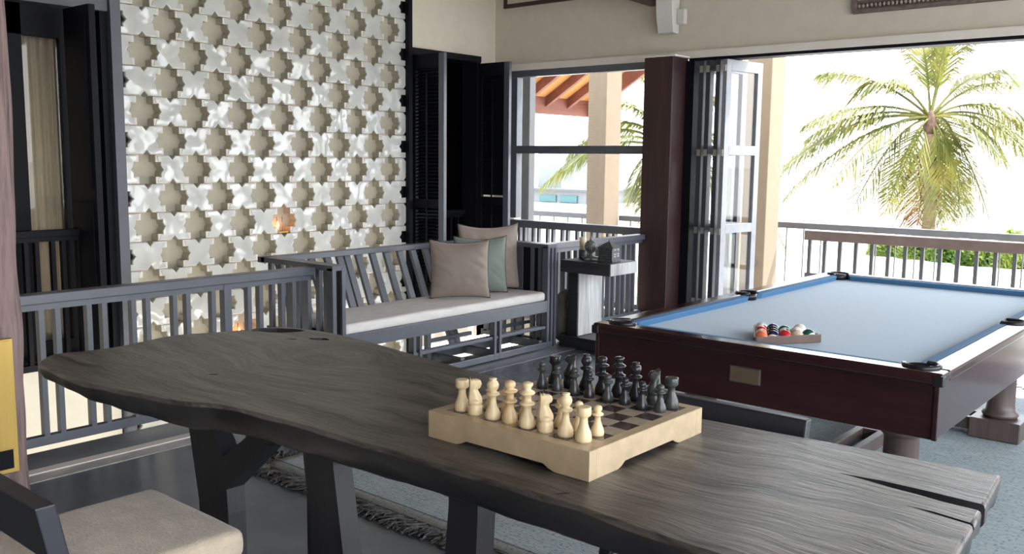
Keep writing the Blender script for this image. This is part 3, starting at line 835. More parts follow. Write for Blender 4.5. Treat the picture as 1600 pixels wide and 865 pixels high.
# ------------------------------------------------------------------ bench
bt = thing('timber_bench', (3.66, 4.60, 0.012), 'charcoal slatted timber bench with sloping back in front of the tiled wall', 'bench')
def bb(name, x0, x1, y0, y1, z0, z1, mat='paint', bev=.003): return pbox(name, bt, x0, x1, y0, y1, z0, z1, mat, bev)
XA, XB, YF, YB = 3.66, 5.985, 4.60, 5.35
bb('seat_rail', XA + .05, XB - .09, YF, YF + .03, .31, .405)
bb('lower_rail', XA + .05, XB - .09, YF + .01, YF + .035, .17, .195)
bb('lower_rail', XA + .05, XB - .09, YF + .045, YF + .07, .17, .195)
bb('plinth_rail', XA + .05, XB - .05, YF, YF + .03, .012, .06)
for x in (XA, XA + .075, 4.36, 4.42, 5.21, 5.27, XB - .125, XB - .075, XB - .03):
    full = x < 3.8 or x > 5.8
    bb('front_post', x, x + (.03 if full else .027), YF - .002, YF + (.06 if full else .05), .012, .85 if full else .31)
bb('arm_back_filler', XA + .03, XA + .075, YF + .02, YF + .06, .012, .84, 'black'); bb('arm_back_filler', XB - .10, XB - .01, YF + .03, YF + .06, .012, .84, 'black')
for x0, x1 in ((XA, XA + .10), (XB - .125, XB)):
    bb('arm_rail', x0, x1, YF, YB + .02, .83, .865)
    for i, y in enumerate((4.68, 4.76, 4.88, 4.97, 5.08, 5.17, 5.28)):
        w = .07 if i in (2,) else .04
        bb('arm_slat', x0 + .02, x0 + .05, y, y + w, .06, .83)
    bb('side_rail', x0 + .02, x0 + .05, YF + .05, YB, .33, .39); bb('side_rail', x0 + .02, x0 + .05, YF + .05, YB, .03, .08)
bb('arm_panel', XB - .10, XB - .075, 4.62, 5.3, .42, .83, 'black')
bb('back_rail', XA, XB, YB - .02, YB + .06, .825, .865)
sx_ = [3.77, 3.91, 4.05, 4.19, 4.30, 4.37, 4.48, 4.62, 4.76, 4.90, 5.04, 5.18, 5.25, 5.36, 5.50, 5.64, 5.78]
def slat(x0, x1, y_t, z_t, y_b, z_b, th=.03):
    return MB(bt.location).hexa([(x0, y_b, z_b), (x1, y_b, z_b), (x1, y_b + th, z_b), (x0, y_b + th, z_b)], [(x0, y_t, z_t), (x1, y_t, z_t), (x1, y_t + th, z_t), (x0, y_t + th, z_t)], 'paint')
for x in sx_: slat(x, x + .055, YB, .83, 5.16, .38).build('back_slat', bt, bevel=.002)
for x in (4.30, 4.37, 5.18, 5.25): slat(x, x + .045, 5.16, .38, 5.02, .06).build('rear_leg', bt, bevel=.002)
bb('seat_board', XA + .1, XB - .13, YF + .03, 5.19, .375, .40, 'black')
bb('rear_seat_rail', XA + .1, XB - .13, 5.14, 5.17, .31, .40, 'black')
for x in (4.02, 4.75, 5.55): bb('under_post', x, x + .04, 4.86, 4.90, .03, .31)
for x in (3.9, 4.40, 4.87, 5.25, 5.80): bb('floor_stretcher', x, x + .04, YF + .03, 5.05, .012, .075)
bb('rear_stretcher', XA + .1, XB - .1, 4.95, 4.99, .012, .075)
for x in (4.75, 5.55): bb('cross_stretcher', x + .04, x + .5, 4.87, 4.89, .17, .20)
# seat cushion
def soft_box(name, x0, x1, y0, y1, z0, z1, r, mat, sub=2, wob=.003):
    me = bpy.data.meshes.new(name); bm = bmesh.new()
    cx, cy, cz = (x0 + x1) / 2, (y0 + y1) / 2, z0
    bmesh.ops.create_cube(bm, size=1)
    for v in bm.verts: v.co = Vector((v.co.x * (x1 - x0), v.co.y * (y1 - y0), (v.co.z + .5) * (z1 - z0)))
    bmesh.ops.bevel(bm, geom=bm.edges[:], offset=r, segments=4, affect='EDGES', profile=.6)
    bmesh.ops.subdivide_edges(bm, edges=[e for e in bm.edges if e.calc_length() > .2], cuts=10, use_grid_fill=True)
    for v in bm.verts:
        if v.co.z > (z1 - z0) * .4:
            v.co.z += wob * (1.5 * noise.noise(v.co * 4) + noise.noise(v.co * 11))
    for f in bm.faces: f.smooth = True
    bm.to_mesh(me); bm.free(); me.materials.append(M[mat])
    o = bpy.data.objects.new(name, me); COL.objects.link(o); o.location = (cx, cy, cz)
    return o
o = soft_box('seat_cushion', XA + .11, XB - .13, YF + .01, 5.15, .402, .475, .03, 'linen', wob=.004)
tag(o, 'long cream linen seat cushion on the charcoal bench', 'cushion')

def pillow(loc, w, h, T, yaw, lean, mat, label, seed):
    n = 34
    rnd = Vector((seed * 3.7, seed * 1.3, 0)); vs = []; fs = []
    def pt(u, v, sgn):
        # concave sides, pointy corners
        px = u * (1 - .07 * (1 - abs(v) ** 2.2)) if True else u
        pz = v * (1 - .07 * (1 - abs(u) ** 2.2))
        e = max(0, (1 - abs(u) ** 2.6)) ** .55 * max(0, (1 - abs(v) ** 2.6)) ** .55
        wr_ = .12 * noise.noise(Vector((u * 1.2, v * 5.0 + u * 3.5, 0)) + rnd) * (abs(u) ** 1.2) + .05 * noise.noise(Vector((u * 4, v * 1.5, 2)) + rnd) * abs(v)
        y = sgn * T / 2 * (e * (1 + wr_ * 2.5)) + (.0)
        sag = -.02 * (1 - u * u) * (v > 0) * v
        return Vector((px * w / 2, y, (pz + 1) * h / 2 + sag * h * 2))
    for sgn in (-1, 1):
        for j in range(n + 1):
            for i in range(n + 1):
                vs.append(pt(-1 + 2 * i / n, -1 + 2 * j / n, sgn))
    N_ = (n + 1) ** 2
    for j in range(n):
        for i in range(n):
            a = j * (n + 1) + i
            fs.append((a, a + 1, a + n + 2, a + n + 1)); fs.append((N_ + a, N_ + a + n + 1, N_ + a + n + 2, N_ + a + 1))
    t = thing('throw_pillow', loc, label, 'pillow', 'pillows on the bench', yaw)
    c = MB().add(vs, fs, mat, True).build('cover', t); c.rotation_euler = (lean, 0, 0)
    bm = bmesh.new(); bm.from_mesh(c.data); bmesh.ops.remove_doubles(bm, verts=bm.verts, dist=.0008); bm.to_mesh(c.data); bm.free()
    for p in c.data.polygons: p.use_smooth = True
    ring = [pt(-1 + 2 * i / n, -1, 1) for i in range(n)] + [pt(1, -1 + 2 * i / n, 1) for i in range(n)] + [pt(1 - 2 * i / n, 1, 1) for i in range(n)] + [pt(-1, 1 - 2 * i / n, 1) for i in range(n + 1)]
    MB().tube(ring, .0035, 'piping', 5).build('piping', c)
    return t
pillow((5.10, 4.86, .480), .47, .455, .15, -.72, -.14, 'pillow', 'taupe square pillow standing in front of the other two', 1)
pillow((5.425, 4.935, .480), .44, .46, .12, -.62, -.12, 'green_silk', 'sage green pillow between the two taupe pillows', 2)
pillow((5.625, 5.02, .480), .53, .545, .14, -.50, -.10, 'pillow', 'largest taupe pillow at the back against the right arm of the bench', 3)

# ------------------------------------------------------------------ side table and what stands on it
t = thing('side_table', (6.22, 4.36, 0.0), 'black block side table, glare painted pale on its right faces, between the bench and the pool table', 'side table')
pbox('table_top', t, 6.03, 6.42, 4.11, 4.60, .63, .73, 'black_wood', .004)
pbox('pedestal', t, 6.07, 6.41, 4.45, 4.55, .10, .63, 'black_wood', .004)
pbox('glare_board', t, 6.073, 6.407, 4.438, 4.452, .103, .627, 'glare_wood', .002)  # added board, its pale colour paints glare on the pedestal
pbox('top_glare_board', t, 6.033, 6.417, 4.100, 4.111, .633, .727, 'glare_wood', .002)
pbox('base', t, 6.03, 6.42, 4.11, 4.60, .0, .10, 'black_wood', .004)
t = thing('pillar_candle', (6.27, 4.60 - .05, .73), 'ivory pillar candle in a dark holder at the left of the side table top', 'candle')
MB().lathe((0, 0, 0), [(.034, 0), (.034, .07), (.030, .07)], 'iron', 20).build('holder', t); MB().lathe((0, 0, 0), [(.029, .07), (.029, .175), (.024, .178), (.010, .172)], 'wax', 20).build('wax', t)
MB().tube([(0, 0, .17), (.001, 0, .188)], .0015, 'black', 5).build('wick', t)
t = thing('round_lantern', (6.19, 4.41, .73), 'round pierced pewter lantern on a footed tray between candle and square lantern', 'lantern')
MB().lathe((0, 0, 0), [(.03, .018), (.075, .020), (.08, .026), (.03, .03)], 'pewter', 24).build('tray', t)
for i in range(4):
    a = i * PI / 2 + .5
    MB().lathe((.062 * math.cos(a), .062 * math.sin(a), 0), [(.004, 0), (.008, .008), (.005, .02)], 'pewter', 8).build('foot', t)
MB().lathe((0, 0, 0), [(.035, .028), (.018, .045), (.022, .06), (.012, .062)], 'pewter', 18).build('stem', t)
gl = MB().lathe((0, 0, .112), [(.004 + .050 * math.sin(PI * i / 14), -.052 * math.cos(PI * i / 14)) for i in range(15)], 'pewter', 24).build('globe', t)
b = MB()
for r_ in range(5):
    for i in range(14):
        a = 2 * PI * (i + .5 * (r_ % 2)) / 14; ph = PI * (.25 + .125 * r_); c = Vector((.0535 * math.sin(ph) * math.cos(a), .0535 * math.sin(ph) * math.sin(a), .112 - .052 * math.cos(ph)))
        d = (c - Vector((0, 0, .112))).normalized(); u = d.orthogonal().normalized() * .004; v = d.cross(u)
        b.add([c + d * .002 + u, c + d * .002 + v, c + d * .002 - u, c + d * .002 - v], [(0, 1, 2, 3)], 'lip' if (i + r_) % 3 == 0 else 'black')
o = b.build('piercings', gl); o['kind'] = 'stuff'
MB().lathe((0, 0, .16), [(.014, 0), (.010, .012), (.006, .02), (.009, .028), (.004, .038), (.001, .06)], 'pewter', 12).build('finial', t)
t = thing('square_lantern', (6.20, 4.235, .73), 'square pierced iron lantern with pyramid roof at the right of the side table top', 'lantern', rotz=.12)
MB().box(-.075, .075, -.07, .07, 0, .012, 'iron').build('base', t, bevel=.002)
lb = MB().box(-.068, .068, -.063, .063, .012, .115, 'iron').build('body', t, bevel=.002)
MB().hexa([(-.08, -.075, .115), (.08, -.075, .115), (.08, .075, .115), (-.08, .075, .115)], [(-.012, -.012, .160), (.012, -.012, .160), (.012, .012, .160), (-.012, .012, .160)], 'iron').build('roof', t)
MB().lathe((0, 0, .158), [(.006, 0), (.008, .008), (.003, .014), (.001, .035)], 'iron', 10).build('finial', t)
b = MB()
for i in range(6):
    for j in range(5):
        y = -.048 + .0192 * i; z = .028 + .018 * j; s_ = .005
        b.add([(-.0688, y - s_, z), (-.0688, y, z - s_), (-.0688, y + s_, z), (-.0688, y, z + s_)], [(0, 1, 2, 3)], 'black')
        b.add([(y - s_, -.0638, z), (y, -.0638, z - s_), (y + s_, -.0638, z), (y, -.0638, z + s_)], [(0, 1, 2, 3)], 'lip' if (i * j) % 3 else 'black')
o = b.build('piercings', lb); o['kind'] = 'stuff'
# grey bag behind the side table
t = thing('canvas_bag', (6.24, 4.695, .012), 'slumped grey canvas bag between the bench and the side table', 'bag')
MB().lathe((0, 0, 0), [(.07, 0), (.10, .02), (.105, .12), (.10, .25), (.085, .33), (.095, .38), (.05, .43), (.02, .44)], 'bag', 14).build('body', t).scale = (1, .8, 1)
MB().tube([(-.06, -.07, .40), (-.12, -.10, .34), (-.10, -.11, .25), (-.02, -.10, .20), (.05, -.08, .36)], .006, 'bag', 6).build('strap', t)

# tealights in the star recesses
for (x, z, lb) in ((5.03, .975, 'amber tealight in a brass holder in a star recess above the bench back'), (4.60, .054, 'amber tealight glowing in a star recess behind the railing')):
    t = thing('tealight_holder', (x - .03, TY + .062, z - .1155), lb, 'tealight', 'tealights in the star recesses')
    MB().box(-.03, .085, -.05, .05, 0, .018, 'brass').build('tray', t, bevel=.002)
    wx = MB().lathe((0, 0, .018), [(.018, 0), (.018, .02), (.010, .024)], 'wax', 12).build('wax', t)
    MB().lathe((0, 0, .045), [(.002, 0), (.013, .012), (.012, .03), (.001, .060)], 'flame', 10).build('flame', wx)
    for k in (-1, 1): MB().tube([(.03 * k, -.03, .018), (.03 * k, -.03, .15)], .003, 'brass', 6).build('upright', t)

# ------------------------------------------------------------------ timber column with brass panel, left edge of the picture
t = thing('timber_column', (1.455, 4.42, 0), 'rough brown timber column with bark edge at the left edge of the room', 'column')
vs = []; fs = []; n = 60; K = 20
for i in range(n + 1):
    z = ZC * i / n
    for k in range(K):
        a = 2 * PI * k / K
        r = .20 * (1 + .07 * noise.noise(Vector((math.cos(a) * 1.5, math.sin(a) * 1.5, z * 2.2))) + .05 * noise.noise(Vector((math.cos(a) * 5, math.sin(a) * 5, z * 3))))
        r *= 1 + .04 * max(0, 1 - z / .5)
        ex = 2 / 3.2
        x = r * 1.18 * math.copysign(abs(math.cos(a)) ** ex, math.cos(a)); y = r * .95 * math.copysign(abs(math.sin(a)) ** ex, math.sin(a))
        vs.append((x, y, z))
for i in range(n):
    for k in range(K): fs.append((i * K + k, i * K + (k + 1) % K, (i + 1) * K + (k + 1) % K, (i + 1) * K + k))
fs.append(tuple(range(K))[::-1])
MB().add(vs, fs, 'rough_wood', True).build('trunk', t)
t = thing('brass_panel', (1.355, 4.215, .155), 'polished brass wall panel on the rough timber column', 'panel')
MB().box(-.25, .235, -.022, .0, .0, .595, 'brass').build('frame', t, bevel=.002)
MB().box(-.25, .222, -.027, -.022, .115, .588, 'brass').build('plate', t, bevel=.001)
MB().box(-.25, .212, -.024, -.022, .02, .105, 'black').build('dark_inset', t)

# ------------------------------------------------------------------ rug
RX0, RX1, RY0, RY1 = 2.62, 7.0, -1.2, 3.835
rg = thing('woven_rug', (RX0, RY1, 0), 'grey-blue woven rug with knotted fringe under the pool table', 'rug')
vs = []; fs = []; nx, ny = 90, 90
for i in range(nx + 1):
    for j in range(ny + 1):
        x = (RX1 - RX0) * i / nx; y = -(RY1 - RY0) * j / ny
        vs.append((x, y, .009 + .002 * noise.noise(Vector((x * 3, y * 3, 0)))))
for i in range(nx):
    for j in range(ny):
        a = i * (ny + 1) + j; fs.append((a, a + 1, a + ny + 2, a + ny + 1)[::-1] if False else (a + ny + 1, a + ny + 2, a + 1, a)[::-1])
w = MB().add(vs, [f[::-1] for f in fs], 'rug', True).build('weave', rg)
w.modifiers.new('solid', 'SOLIDIFY').thickness = .006
w.modifiers['solid'].offset = -1
def tassel(seed):
    rnd = random.Random(seed); b = MB()
    for k in range(5):
        y = rnd.uniform(-.02, .02); pts = [Vector((0.01, y, .006))]
        d = Vector((-1, rnd.uniform(-.6, .6), 0)).normalized()
        for s_ in range(4):
            pts.append(pts[-1] + d * .034 + Vector((0, 0, rnd.uniform(-.004, .008) if s_ < 3 else -.004)))
            pts[-1].z = max(.006, min(.03, pts[-1].z))
            d = (d + Vector((rnd.uniform(-.3, .3), rnd.uniform(-.8, .8), 0))).normalized()
        b.tube(pts, .0040, 'tassel', 5)
    p = pts[2]; b.lathe((p.x - .01, p.y, .002), [(.004, 0), (.008, .005), (.009, .010), (.006, .016), (.002, .019)], 'tassel', 8)
    p = pts[-1]; b.lathe((p.x, p.y, .001), [(.003, 0), (.007, .004), (.008, .008), (.003, .013)], 'tassel', 8)
    return b.mesh('tassel')
TS = [tassel(i) for i in range(8)]
rnd = random.Random(5)
y = 0.0
while y > -2.2:
    inst('tassel', rnd.choice(TS), rg, (rnd.uniform(-.012, .008), y, 0), (0, 0, rnd.uniform(-.45, .45))); y -= .031
for k in range(26):
    inst('tassel', rnd.choice(TS), rg, (RX1 - RX0, -2.0 - .045 * k, 0), (0, 0, PI + rnd.uniform(-.4, .4)))
for k in range(5):
    inst('tassel', rnd.choice(TS), rg, (.02 + .04 * k, .005, 0), (0, 0, -PI / 2 + rnd.uniform(-.6, .6)))

# ------------------------------------------------------------------ pool table
pt_ = thing('pool_table', (3.42, .90, .012), 'mahogany pool table with blue cloth on turned legs', 'pool table')
O = pt_.location
A0, A1, B0, B1 = 3.42, 6.22, .90, 2.42
RW = .125
def pb(n_, x0, x1, y0, y1, z0, z1, mt, bev=.003, seg=2):
    return MB(O).box(x0, x1, y0, y1, z0, z1, mt).build(n_, pt_, bevel=bev, seg=seg)
pb('near_apron', A0 + .02, A0 + .05, B0 + .02, B1 - .02, .555, .775, 'mahogany'); pb('far_apron', A1 - .05, A1 - .02, B0 + .02, B1 - .02, .555, .775, 'mahogany')
pb('side_apron', A0 + .05, A1 - .05, B0 + .02, B0 + .05, .555, .775, 'mahogany'); pb('side_apron', A0 + .05, A1 - .05, B1 - .05, B1 - .02, .555, .775, 'mahogany')
pb('cabinet_floor', A0 + .05, A1 - .05, B0 + .05, B1 - .05, .57, .60, 'mahogany')
pb('cloth_bed', A0 + RW - .04, A1 - RW + .04, B0 + RW - .04, B1 - RW + .04, .745, .770, 'baize')
XM = (A0 + A1) / 2
# rails (wood caps) between the pockets
def rail(n_, x0, x1, y0, y1): return pb(n_, x0, x1, y0, y1, .762, .805, 'mahogany', .012, 4)
rail('near_rail', A0, A0 + RW - .035, B0 + .0, B1 - .0); rail('far_rail', A1 - RW + .035, A1, B0, B1)
for y0, y1 in ((B0, B0 + RW - .035), (B1 - RW + .035, B1)):
    rail('side_rail', A0 + RW - .035, XM, y0, y1); rail('side_rail', XM, A1 - RW + .035, y0, y1)
# cushions: slanted noses
def cushion(a, b, inward):
    a = Vector(a); b = Vector(b); i_ = Vector(inward); d = (b - a).normalized()
    w0 = .045
    A = [a, b, b - d * .03 + i_ * w0, a + d * .03 + i_ * w0]
    top = [Vector((p.x, p.y, .803 if k < 2 else .800)) for k, p in enumerate(A)]
    bot = [Vector((p.x, p.y, .765)) for p in A]
    bot[2] -= i_ * .012; bot[3] -= i_ * .012
    if (b - a).cross(i_).z > 0: MB(O).hexa(bot, top, 'baize_rail').build('cushion', pt_, bevel=.004)
    else: MB(O).hexa(bot[::-1], top[::-1], 'baize_rail').build('cushion', pt_, bevel=.004)
e = RW - .035; g = .075
cushion((A0 + e, B0 + e + g, 0), (A0 + e, B1 - e - g, 0), (1, 0, 0)); cushion((A1 - e, B0 + e + g, 0), (A1 - e, B1 - e - g, 0), (-1, 0, 0))
for yy, iy in ((B0 + e, 1), (B1 - e, -1)):
    cushion((A0 + e + g, yy, 0), (XM - .055, yy, 0), (0, iy, 0)); cushion((XM + .055, yy, 0), (A1 - e - g, yy, 0), (0, iy, 0))
for (x, y, a0, r_) in ((A0 + e + .015, B0 + e + .015, PI * 1.25, .062), (A0 + e + .015, B1 - e - .015, PI * .75, .062), (A1 - e - .015, B0 + e + .015, -PI * .25, .062), (A1 - e - .015, B1 - e - .015, PI * .25, .062),
                      (XM, B0 + e - .01, PI * 1.5, .058), (XM, B1 - e + .01, PI * .5, .058)):
    pts = [(x + r_ * math.cos(a0 + s_ * PI * .72), y + r_ * math.sin(a0 + s_ * PI * .72), .806) for s_ in [i / 8 - 1 + i / 8 for i in range(9)]]
    pk = MB(O).tube(pts, .010, 'leather', 8)
    po = MB(O).lathe((x, y, .771), [(r_ * .93, 0.0), (r_ * .93, .034), (r_ * .85, .034), (r_ * .80, .002)], 'leather', 20).build('pocket', pt_)
    pk.build('pocket_iron', po)
    MB(O).lathe((x, y, .60), [(.04, 0), (.055, .03), (.055, .165)], 'leather', 12).build('pocket_bag', pt_)
for c in ((A0, B0), (A0, B1)):
    s1 = 1 if c[1] == B0 else -1
    pb('corner_cap', c[0] - .003, c[0] + .035, min(c[1] - .003 * s1, c[1] + .035 * s1), max(c[1] - .003 * s1, c[1] + .035 * s1), .757, .795, 'leather', .006, 3)
    pb('corner_strip', c[0] + .012, c[0] + .03, c[1] + .012 * s1 if s1 > 0 else c[1] - .03, c[1] + .03 if s1 > 0 else c[1] - .012, .555, .76, 'mahogany')
pb('badge_plate', A0 + .012, A0 + .021, 1.60, 1.725, .648, .705, 'plate', .001); pb('badge_rim', A0 + .014, A0 + .0205, 1.595, 1.73, .643, .71, 'steel', .001)
for x in (3.93, 5.68):
    for y in (1.18, 2.12):
        lg = MB(O).lathe((x, y, .0), [(.085, .13), (.095, .145), (.095, .155), (.078, .17), (.072, .20), (.070, .41), (.078, .42), (.088, .43), (.088, .445), (.078, .455), (.098, .475), (.104, .50), (.104, .557)], 'legwood', 24).build('leg', pt_)
        pb('foot_block', x - .13, x + .13, y - .13, y + .13, .018, .13, 'legwood', .006)
    for dx in (-.10, .06): pb('cross_stretcher', x + dx, x + dx + .04, 1.31, 1.99, .05, .12, 'legwood')
for dy in (-.08, .04): pb('long_stretcher', 3.99, 5.62, 1.65 + dy, 1.69 + dy, .05, .12, 'legwood')
for x in (4.25, 4.95, 5.3): pb('stretcher_tie', x, x + .04, 1.61, 1.69, .05, .118, 'legwood')

# balls and rack
RB = .0286
ZB = .770 + RB
dv = Vector((.903, .430)).normalized(); pv = Vector((dv.y, -dv.x))
P1 = Vector((3.655, 1.700))
BM = {}
def bcol(c, s_=None):
    k = (c, s_)
    if k not in BM: BM[k] = ballmat('ball_%d' % len(BM), c, s_)
    return BM[k]
wh = (.78, .74, .66); navy = (.015, .02, .08); orange = (.75, .17, .07); red = (.55, .02, .03); dred = (.22, .01, .03); black_ = (.015, .015, .02); green = (.01, .09, .06); cream = (.62, .52, .40)
cols = [[(orange, None, 'orange'), (orange, wh, 'orange and white'), (red, None, 'crimson'), (dred, wh, 'maroon and white'), (navy, wh, 'dark blue and white')],
        [(wh, navy, 'white and navy'), (black_, None, 'black'), (cream, black_, 'cream and black'), (navy, None, 'navy')],
        [(red, None, 'bright red'), (green, wh, 'dark green and white'), (green, None, 'dark green')],
        [(cream, None, 'cream'), (cream, wh, 'cream and white')],
        [(wh, green, 'white and green')]]
bme = {}
def ballmesh(mt):
    if mt.name not in bme:
        b = MB(); b.lathe((0, 0, 0), [(max(.0005, RB * math.sin(PI * i / 16)), -RB * math.cos(PI * i / 16)) for i in range(17)], mt, 24); bme[mt.name] = b.mesh('pool_ball')
    return bme[mt.name]
ordn = ['front ball', 'second ball', 'third ball', 'fourth ball', 'rearmost ball']
cold = ['leftmost row of the rack', 'second row of the rack', 'middle row of the rack', 'fourth row of the rack', 'right-hand tip of the rack']
for i, c in enumerate(cols):
    for j, (a, s_, nm) in enumerate(c):
        p = P1 + pv * (i * RB * 2 * .866) + dv * (RB * (2 * j + i))
        o = bpy.data.objects.new('pool_ball', ballmesh(bcol(a, s_))); COL.objects.link(o); o.location = (p.x, p.y, ZB)
        o.rotation_euler = (rnd.uniform(.6, 1.4), rnd.uniform(-.6, .6), rnd.uniform(0, 3))
        tag(o, '%s pool ball, %s in the %s' % (nm, ordn[j], cold[i]), 'pool ball', 'pool balls in the rack')
p = P1 + pv * (3.35 * RB * 2 * .866) + dv * (RB * 8.2)
o = bpy.data.objects.new('pool_ball', ballmesh(bcol(wh))); COL.objects.link(o); o.location = (p.x, p.y, ZB)
tag(o, 'plain white cue ball standing behind the rack', 'pool ball')
# rack triangle
q0 = P1 - dv * (RB * 2.1) - pv * (RB * 1.15); q1 = P1 + dv * (RB * 10.1) - pv * (RB * 1.15); q2 = P1 + pv * (RB * 2 * .866 * 5.35) + dv * (RB * 4)
cen = (q0 + q1 + q2) / 3
def rounded(pts, r):
    out = []
    for i in range(3):
        p0, p1, p2 = pts[i - 1], pts[i], pts[(i + 1) % 3]
        a = p1 + (p0 - p1).normalized() * r; c = p1 + (p2 - p1).normalized() * r
        for s_ in range(6):
            u = s_ / 5; out.append(a * (1 - u) ** 2 + p1 * 2 * u * (1 - u) + c * u * u)
    return out
ro = rounded([q0, q1, q2], .03); ri = [cen + (p - cen) * (1 - .085) for p in ro]
n = len(ro); vs = [(p.x, p.y, .771) for p in ro] + [(p.x, p.y, .808) for p in ro] + [(p.x, p.y, .808) for p in ri] + [(p.x, p.y, .771) for p in ri]
fs = []
for k in range(4):
    for i in range(n):
        j = (i + 1) % n; fs.append((k * n + i, ((k + 1) % 4) * n + i, ((k + 1) % 4) * n + j, k * n + j))
o = MB((cen.x, cen.y, .770)).add(vs, fs, 'rack').build('ball_rack', loc=(cen.x, cen.y, .770), bevel=.003)
tag(o, 'brown wooden triangle rack holding the pool balls', 'rack')

# ------------------------------------------------------------------ live-edge table
out = [(1.145, 2.836), (1.19, 2.90), (1.243, 2.935), (1.394, 2.905), (1.52, 2.93), (1.649, 2.955), (1.74, 2.92), (1.824, 2.885), (1.927, 2.867), (2.00, 2.82), (2.035, 2.75), (2.056, 2.64), (2.057, 2.516), (2.045, 2.36), (2.023, 2.213),
       (1.98, 1.937), (1.96, 1.76), (1.953, 1.585), (1.958, 1.35), (1.972, 1.086), (1.985, .90), (1.999, .749), (2.008, .58), (2.013, .407), (2.013, .407), (1.78, .386), (1.544, .367), (1.29, .350), (1.29, .350),
       (1.285, .55), (1.285, .75), (1.300, .95), (1.297, 1.10), (1.295, 1.265), (1.292, 1.40), (1.284, 1.531), (1.28, 1.70), (1.271, 1.847), (1.246, 2.029), (1.21, 2.10), (1.182, 2.18), (1.172, 2.25), (1.157, 2.314), (1.135, 2.42), (1.122, 2.496), (1.122, 2.60), (1.129, 2.669), (1.133, 2.76)]
pts = []
def cm(a, b, c, d, t_):
    return .5 * ((2 * b) + (c - a) * t_ + (2 * a - 5 * b + 4 * c - d) * t_ ** 2 + (-a + 3 * b - 3 * c + d) * t_ ** 3)
V2 = [Vector(p) for p in out]
for i in range(len(V2)):
    a, b_, c, d = V2[i - 1], V2[i], V2[(i + 1) % len(V2)], V2[(i + 2) % len(V2)]
    if (b_ - c).length < 1e-6: continue
    if (a - b_).length < 1e-6: a = b_
    if (c - d).length < 1e-6: d = c
    for s_ in range(5): pts.append(cm(a, b_, c, d, s_ / 5))
def offs(P, d, nz=0, seed=0):
    o_ = []; n = len(P)
    for i in range(n):
        tg = (P[(i + 1) % n] - P[i - 1]); nn = Vector((tg.y, -tg.x))
        if nn.length > 0: nn.normalize()
        dd = d + nz * noise.noise(Vector((P[i].x * 7, P[i].y * 7, seed)))
        o_.append(P[i] - nn * dd * SGN)
    return o_
area = sum(pts[i].x * pts[(i + 1) % len(pts)].y - pts[(i + 1) % len(pts)].x * pts[i].y for i in range(len(pts)))
SGN = 1 if area > 0 else -1
tb = thing('live_edge_table', (1.62, 1.55, 0), 'long dark live-edge slab table in the foreground carrying the chess set', 'table')
TO = Vector((1.62, 1.55, 0))
n = len(pts)
def thick(p): return .078 - .03 * max(0, min(1, (p.y - 2.1) / .5))
r0 = offs(pts, .007); r1 = pts; r2 = offs(pts, .004, .012, 1); r3 = offs(pts, .012, .02, 2); r4 = offs(pts, .03, .02, 3)
rings = [[(p.x, p.y, .920) for p in r0], [(p.x, p.y, .9175) for p in offs(pts, .002)], [(p.x, p.y,   .910 + .004 * noise.noise(Vector((p.x * 9, p.y * 9, 5)))) for p in r1],
         [(p.x, p.y, .92 - thick(o_) * .5) for p, o_ in zip(r2, pts)], [(p.x, p.y, .92 - thick(o_) * .85) for p, o_ in zip(r3, pts)], [(p.x, p.y, .92 - thick(o_)) for p, o_ in zip(r4, pts)]]
bmx = bmesh.new()
RR = [[bmx.verts.new(Vector(p)) for p in r_] for r_ in rings]
for k in range(len(RR) - 1):
    for i in range(n):
        j = (i + 1) % n
        f = bmx.faces.new((RR[k][i], RR[k + 1][i], RR[k + 1][j], RR[k][j])); f.smooth = True; f.material_index = 0 if k < 2 else 1
f = bmx.faces.new(RR[0]); f.material_index = 0
f = bmx.faces.new(RR[-1][::-1]); f.material_index = 1
bmesh.ops.recalc_face_normals(bmx, faces=bmx.faces)
me = bpy.data.meshes.new('slab'); bmx.to_mesh(me); bmx.free()
me.materials.append(M['slab']); me.materials.append(M['slab_side'])
slab = bpy.data.objects.new('slab_top', me); COL.objects.link(slab)
def cutter(poly, z0, z1, taper=.75):
    c = sum((Vector(p) for p in poly), Vector((0, 0))) / len(poly)
    bm = bmesh.new()
    lo = [bm.verts.new((c.x + (p[0] - c.x) * taper, c.y + (p[1] - c.y) * taper, z0)) for p in poly]; hi = [bm.verts.new((p[0], p[1], z1)) for p in poly]
    bm.faces.new(lo[::-1]); bm.faces.new(hi)
    for i in range(len(poly)):
        j = (i + 1) % len(poly); bm.faces.new((lo[i], lo[j], hi[j], hi[i]))
    bmesh.ops.recalc_face_normals(bm, faces=bm.faces)
    m_ = bpy.data.meshes.new('cut'); bm.to_mesh(m_); bm.free(); m_.materials.append(M['slab_side'])
    c_ = bpy.data.objects.new('cut', m_); COL.objects.link(c_); return c_
def blob(cx, cy, ax, ay, rot, seed, n_=18, amp=.35):
    o_ = []
    for i in range(n_):
        a = 2 * PI * i / n_; r_ = 1 + amp * noise.noise(Vector((math.cos(a) * 1.3, math.sin(a) * 1.3, seed)))
        x, y = ax * r_ * math.cos(a), ay * r_ * math.sin(a)
        o_.append((cx + x * math.cos(rot) - y * math.sin(rot), cy + x * math.sin(rot) + y * math.cos(rot)))
    return o_
